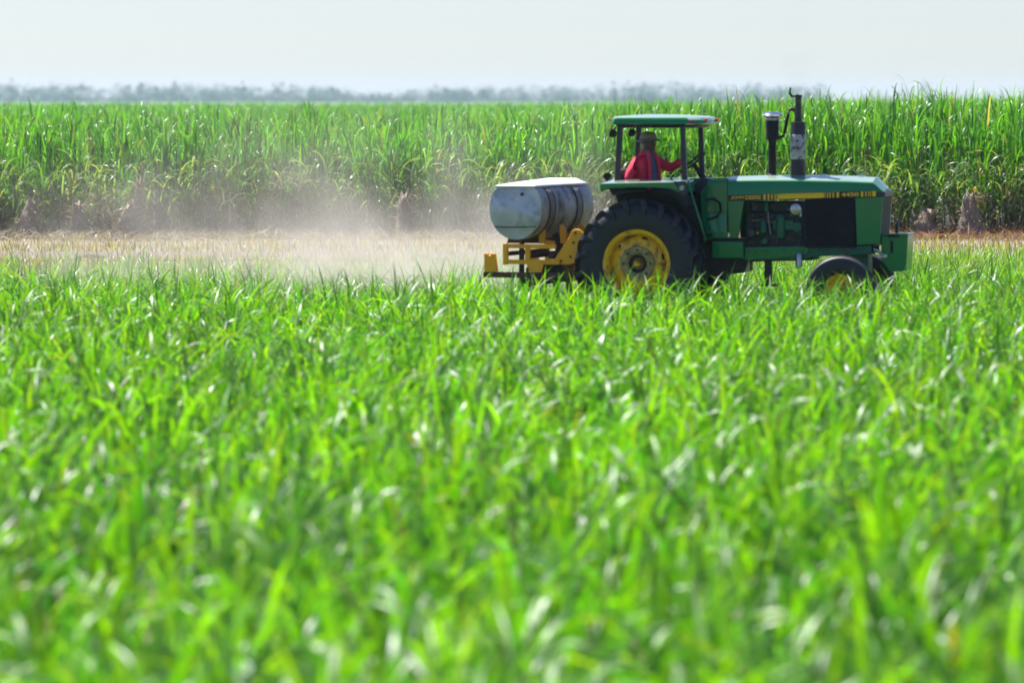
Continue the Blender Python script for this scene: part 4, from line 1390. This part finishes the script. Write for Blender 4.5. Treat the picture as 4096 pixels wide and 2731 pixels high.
# open front of the jacket: a shirt panel just proud of it, narrow at the neck
sv, sf = [], []
rows = [(0.60, 0.050, 0.085), (0.55, 0.060, 0.105), (0.47, 0.055, 0.140), (0.38, 0.060, 0.170), (0.28, 0.066, 0.178), (0.18, 0.075, 0.182), (0.06, 0.085, 0.190)]
for z, w, f0 in rows:
    for k in range(7):
        u = -1 + k / 3.0
        sv.append(P(f0 + 0.030 - 0.028 * u * u, w * u + 0.02, z))
for z, w, f0 in rows:
    for k in range(7):
        u = -1 + k / 3.0
        sv.append(P(f0 - 0.05, w * u * 0.9 + 0.02, z))
nrow = len(rows)
for b0 in (0, nrow * 7):
    for j in range(nrow - 1):
        for k in range(6):
            a = b0 + j * 7 + k
            sf.append((a, a + 1, a + 8, a + 7))
for j in range(nrow - 1):
    for k in (0, 6):
        a = j * 7 + k
        sf.append((a, a + 7, a + 7 + nrow * 7, a + nrow * 7))
obj('shirt', (sv, sf), 'shirt_blue', man, smooth=70)
for s in (-1, 1):
    obj('jacket_lapel', tube([P(0.125, s * 0.055 + 0.02, 0.585), P(0.165, s * 0.078 + 0.02, 0.48), P(0.195, s * 0.080 + 0.02, 0.36), P(0.200, s * 0.092 + 0.02, 0.20), P(0.205, s * 0.10 + 0.02, 0.05)],
                             [0.018, 0.026, 0.024, 0.022, 0.022], 8), 'jacket_red', man, smooth=60)
tr = skin_chain([
    [(P(-0.02, 0, 0.09), 0.165, 0.135), (hipR, 0.115, 0.115), (knR, 0.085, 0.085), (ftR, 0.065, 0.065)],
    [(P(-0.02, 0, 0.09), 0.165, 0.135), (hipL, 0.115, 0.115), (knL, 0.085, 0.085), (ftL, 0.065, 0.065)]])
obj('trousers', tr, 'trousers', man, smooth=80)
for s, ft in ((-1, ftR), (1, ftL)):
    obj('boot', loft([[(ft[0] - 0.05, ft[1] - 0.045, z), (ft[0] + 0.20 - k, ft[1] - 0.05 + k / 3, z), (ft[0] + 0.20 - k, ft[1] + 0.05 - k / 3, z), (ft[0] - 0.05, ft[1] + 0.045, z)]
                      for z, k in ((-0.525, 0.0), (-0.47, 0.0), (-0.42, 0.06), (-0.36, 0.13))]), 'black_paint', man, bevel=0.015)
# straw hat: domed crown and a brim that dips
hv = []
crown = [(0.112, 0.058), (0.112, 0.075), (0.104, 0.11), (0.084, 0.142), (0.050, 0.158), (0.02, 0.162)]
brim = [(0.112, 0.052), (0.155, 0.048), (0.192, 0.036), (0.194, 0.040), (0.155, 0.054), (0.112, 0.060)]
rings = []
for r, z in brim + crown[1:]:
    rings.append([HP(r * 1.10 * math.cos(2 * math.pi * k / 32) - 0.005, r * 0.95 * math.sin(2 * math.pi * k / 32),
                     z - (0.02 * (1 - math.cos(2 * math.pi * k / 32)) * 0.4 if r > 0.12 else 0)) for k in range(32)])
obj('hat', loft(rings), 'hat_straw', man, smooth=45)

# ------------------------------------------------------------------ dead stumps and bent cane along the field edge
def stump(px, d, h, w, lean, label, split=0.0, seed=0):
    x = (px - 1176) / 10224 * d
    t = empty('dead_stump', (x, d, 0))
    tag(t, label, 'stump', 'dead stumps along the cane edge')
    rnd = np.random.default_rng(seed)
    n, m = 18, 16
    ph = rnd.uniform(0, 6.28, 6)
    rings = []
    for j in range(m + 1):
        u = j / m
        ring = []
        for k in range(n):
            a = 2 * math.pi * k / n
            r = w * (1 - 0.62 * u ** 1.3) * (1 + 0.16 * math.sin(3 * a + ph[0] + 2 * u) + 0.12 * math.sin(5 * a + ph[1] + 7 * u) + 0.10 * math.sin(9 * u + ph[2] + a)
                                               + rnd.normal(0, 0.06))
            z = h * u + (h * 0.10 * math.sin(2 * a + ph[3]) if j == m else 0)
            ring.append((lean * h * u + r * math.cos(a) + 0.03 * math.sin(6 * u + ph[4]), r * math.sin(a), z))
        rings.append(ring)
    obj('trunk', loft(rings), 'bark_dead', t, smooth=70)
    k = 130
    zz = rnd.uniform(0.0, 0.95, k)
    aa = rnd.uniform(-3.14, 3.14, k)
    rr = w * (1 - 0.6 * zz) * 0.95
    base = np.stack([lean * h * zz + rr * np.cos(aa), rr * np.sin(aa), h * zz], 1)
    c = np.clip(np.array([[0.30, 0.215, 0.14]]) * rnd.uniform(0.5, 1.3, (k, 1)), 0, 1)
    lv = bulk('dead_leaves', [blades(base, aa, rnd.uniform(0.10, 0.34, k), rnd.uniform(0.015, 0.04, k), rnd.uniform(0.2, 1.0, k), rnd.uniform(0.8, 2.3, k), c, 4, 1.1, rnd.normal(0, 1, k))],
              'dry_leaf', t)
    lv['kind'] = 'stuff'
    return t


stump(66, 98.5, 0.86, 0.24, 0.05, 'leftmost brown stump at the cane edge, tufted with green on top', seed=1)
stump(174, 98.5, 0.80, 0.19, 0.03, 'slim upright brown stump second from the left edge', seed=2)
stump(290, 98.4, 0.72, 0.25, 0.10, 'squat brown stump at the foot of the tall leaning snag', seed=3)
stump(297, 98.6, 1.30, 0.13, 0.17, 'tall thin leaning dead snag rising from a brown stump', seed=4)
stump(926, 98.5, 0.98, 0.20, 0.04, 'grey stump standing in the dust left of the tank', seed=5)
stump(2228, 98.5, 1.02, 0.26, 0.02, 'grey-brown stump in the cane edge near the right margin', seed=6)
stump(2130, 98.6, 0.62, 0.28, -0.05, 'low brown stump of dead leaves just right of the ballast box', seed=7)


def leafy(name, loc, label, category, leaves, mat, group=None):
    """A plant of a few separately built leaves. leaves = (azimuth, length, width, a0, bend, colour, base height)."""
    t = empty(name, loc)
    tag(t, label, category, group)
    for az, ln, wd, a0, bd, c, z0 in leaves:
        A = lambda q: np.array([q], dtype=float)
        bulk('leaf', [blades(np.array([[0.02 * math.cos(az), 0.02 * math.sin(az), z0]]), A(az), A(ln), A(wd), A(a0), A(bd), np.array([c]), 9, 1.8, A(random.uniform(-0.4, 0.4)))], mat, t)
    return t


YEL = (0.38, 0.29, 0.05)
OLV = (0.22, 0.24, 0.05)
leafy('bent_cane', ((118 - 1176) / 10224 * 98.3, 98.3, 0), 'yellowing bent cane shoot beside the leftmost stump', 'cane plant',
      [(2.9, 1.05, 0.07, 0.35, 0.10, OLV, 0.0), (2.7, 0.95, 0.06, 0.42, 0.15, YEL, 0.0), (3.0, 0.8, 0.05, 0.5, 2.2, (0.42, 0.27, 0.04), 0.05), (0.4, 0.5, 0.05, 0.5, 1.6, YEL, 0.0),
       (2.2, 0.7, 0.05, 0.2, 1.9, OLV, 0.0)], 'dry_leaf')
leafy('yellow_shoot', ((2236 - 1176) / 10224 * 98.6, 98.6, 0.98), 'small bright yellow leaf tuft on top of the right-hand stump', 'leaf tuft',
      [(3.0, 0.17, 0.05, 0.5, 0.8, (0.75, 0.42, 0.02), 0.05), (0.3, 0.16, 0.05, 0.6, 0.6, (0.75, 0.42, 0.02), 0.06), (-1.5, 0.14, 0.05, 0.1, 0.7, (0.7, 0.45, 0.03), 0.05),
       (1.2, 0.35, 0.05, 0.3, 1.9, (0.30, 0.32, 0.08), 0.0)], 'dry_leaf')
leafy('green_tuft', ((66 - 1176) / 10224 * 98.8, 98.8, 0.82), 'small pale green tuft on the leftmost stump', 'leaf tuft',
      [(a, 0.16, 0.05, 0.6, 0.9, (0.26, 0.33, 0.06), 0.02) for a in (0.2, 1.4, 2.9, 4.0, 5.2)], 'young_leaf')


def clod(px, d, w, h, label, seed):
    rnd = np.random.default_rng(seed)
    rings = []
    for j, u in enumerate((0.0, 0.3, 0.65, 0.9, 1.0)):
        rings.append([((w * math.sqrt(max(0.02, 1 - u * u)) * (1 + rnd.normal(0, 0.13))) * math.cos(2 * math.pi * k / 14), 0.5 * w * math.sqrt(max(0.02, 1 - u * u)) * math.sin(2 * math.pi * k / 14),
                       h * u * (1 + rnd.normal(0, 0.1))) for k in range(14)])
    o = obj('soil_clod', loft(rings), 'clod', smooth=60)
    o.location = ((px - 1176) / 10224 * d, d, 0.03)
    tag(o, label, 'clod', 'dark clods on the dirt road')


clod(206, 85.6, 0.34, 0.07, 'long dark clod lying on the dirt road at the left', 1)
clod(176, 83.2, 0.14, 0.10, 'small dark clod in front of the dirt road at the left', 2)

# ------------------------------------------------------------------ taller young cane shoots that stand out of the crop
YG, DG = (0.085, 0.215, 0.016), (0.045, 0.145, 0.016)


def shoot(px, d, h, label, seed, lean=None, n=6):
    rnd = random.Random(seed)
    lv = []
    for k in range(n):
        az = rnd.choice((0.15, 3.0, 2.7, 0.5, -0.4, -2.8)) + rnd.uniform(-0.4, 0.4)
        c = [q * rnd.uniform(0.75, 1.25) for q in (YG if rnd.random() < 0.6 else DG)]
        lv.append((az, h * rnd.uniform(0.8, 1.2), rnd.uniform(0.028, 0.042), rnd.uniform(0.05, 0.45), rnd.uniform(0.1, 0.7) if rnd.random() < 0.7 else rnd.uniform(1.2, 2.2), c, 0.0))
    leafy('young_cane_shoot', ((px - 1176) / 10224 * d, d, 0), label, 'cane plant', lv, 'young_leaf', 'tall young cane shoots standing out of the crop')


shoot(400, 61.0, 0.90, 'young cane shoot leftmost of those standing before the dust', 21)
shoot(592, 58.5, 0.98, 'tall dark young cane shoot with crossing leaves left of centre before the dust', 22, n=7)
shoot(712, 59.0, 0.92, 'young cane shoot with a long slanting leaf in the middle of the dust', 23)
shoot(826, 58.6, 0.88, 'young cane shoot pair of upright leaves right of the dust centre', 24)
shoot(905, 58.6, 0.80, 'short upright young cane shoot between the dust and the tank frame', 25)
shoot(1015, 59.5, 0.95, 'fan-shaped young cane shoot nearest the left end of the yellow frame', 26, n=8)
shoot(1110, 58.2, 0.72, 'young cane shoot before the rear upright of the yellow frame', 27)
shoot(1372, 57.6, 1.02, 'tall young cane shoot before the left edge of the rear tractor wheel', 28, n=5)
shoot(1588, 57.8, 0.86, 'arching young cane shoot before the right side of the rear wheel', 29)
shoot(1712, 57.8, 0.86, 'slender young cane shoot between the rear and front wheels', 30, n=4)
shoot(1985, 57.4, 0.84, 'spreading young cane shoot before the front wheel', 31, n=8)
shoot(2040, 57.6, 0.74, 'young cane shoot below the ballast box', 32)

# ------------------------------------------------------------------ dust, exhaust smoke and haze
def volume_mat(name, color, density, aniso=0.2):
    m, nt, out = nodes_of(name)
    pv = nt.nodes.new('ShaderNodeVolumePrincipled')
    pv.inputs['Color'].default_value = (*color, 1)
    pv.inputs['Density'].default_value = density
    pv.inputs['Anisotropy'].default_value = aniso
    nt.links.new(pv.outputs[0], out.inputs['Volume'])
    MATS[name] = m
    return m, nt, pv


def math_node(nt, op, a=None, b=None, clamp=False):
    n = nt.nodes.new('ShaderNodeMath')
    n.operation = op
    n.use_clamp = clamp
    for i, q in enumerate((a, b)):
        if q is None:
            continue
        if isinstance(q, (int, float)):
            n.inputs[i].default_value = q
        else:
            nt.links.new(q, n.inputs[i])
    return n.outputs[0]


def cloud_mat(name, color, peak, noise_scale, fall, aniso, lo=0.38, hi=0.72, skew=0.0, edge=0.75):
    """Density from noise, thinning upwards and towards the walls of its box (Generated 0..1)."""
    m, nt, pv = volume_mat(name, color, 0.0, aniso)
    N, L = nt.nodes, nt.links
    tc = N.new('ShaderNodeTexCoord')
    sp = N.new('ShaderNodeSeparateXYZ')
    L.new(tc.outputs['Generated'], sp.inputs[0])
    no = N.new('ShaderNodeTexNoise')
    no.inputs['Scale'].default_value = noise_scale
    no.inputs['Detail'].default_value = 5.0
    no.inputs['Roughness'].default_value = 0.55
    L.new(tc.outputs['Object'], no.inputs['Vector'])
    mr = N.new('ShaderNodeMapRange')
    mr.inputs['From Min'].default_value = lo
    mr.inputs['From Max'].default_value = hi
    L.new(no.outputs['Fac'], mr.inputs['Value'])

    def hump(s, p):                     # 0 at both walls, 1 in the middle
        a = math_node(nt, 'MULTIPLY', s, math_node(nt, 'SUBTRACT', 1.0, s))
        return math_node(nt, 'POWER', math_node(nt, 'MULTIPLY', a, 4.0, True), p)
    zf = math_node(nt, 'POWER', math_node(nt, 'SUBTRACT', 1.0, sp.outputs['Z'], True), fall)
    d = math_node(nt, 'MULTIPLY', mr.outputs[0], zf)
    d = math_node(nt, 'MULTIPLY', d, hump(sp.outputs['X'], edge))
    d = math_node(nt, 'MULTIPLY', d, hump(sp.outputs['Y'], edge))
    d = math_node(nt, 'MULTIPLY', d, math_node(nt, 'ADD', math_node(nt, 'MULTIPLY', sp.outputs['X'], skew), 1.0 - skew * 0.5))
    d = math_node(nt, 'MULTIPLY', d, peak)
    L.new(d, pv.inputs['Density'])
    return m


cloud_mat('dust', (0.80, 0.735, 0.65), 0.66, 0.75, 2.0, 0.2, lo=0.44, hi=0.80, skew=1.3)
dust = obj('dust_cloud', box(-5.0, 5.0, -5.5, 5.5, 0.0, 3.7), 'dust')
dust.location = (-3.3, 67.0, 0.03)
tag(dust, 'pale dust cloud raised behind the tank implement', 'dust', kind='stuff')
cloud_mat('smoke', (0.45, 0.46, 0.50), 1.6, 2.2, 0.9, 0.2, lo=0.42, hi=0.75, edge=2.6)
smk = obj('exhaust_smoke', box(-0.32, 0.32, -0.32, 0.32, 0.0, 1.5), 'smoke')
smk.location = tr_point(1.96, 0.0, 3.16)
tag(smk, 'faint grey smoke rising from the exhaust stack', 'smoke', kind='stuff')

volume_mat('haze_air', (0.60, 0.76, 1.0), 0.000105, 0.3)
hz = obj('haze', box(-2700, 2700, -400, 6100, -1.0, 24.0), 'haze_air')
tag(hz, 'thin blue haze in the air over the fields', 'haze', kind='stuff')
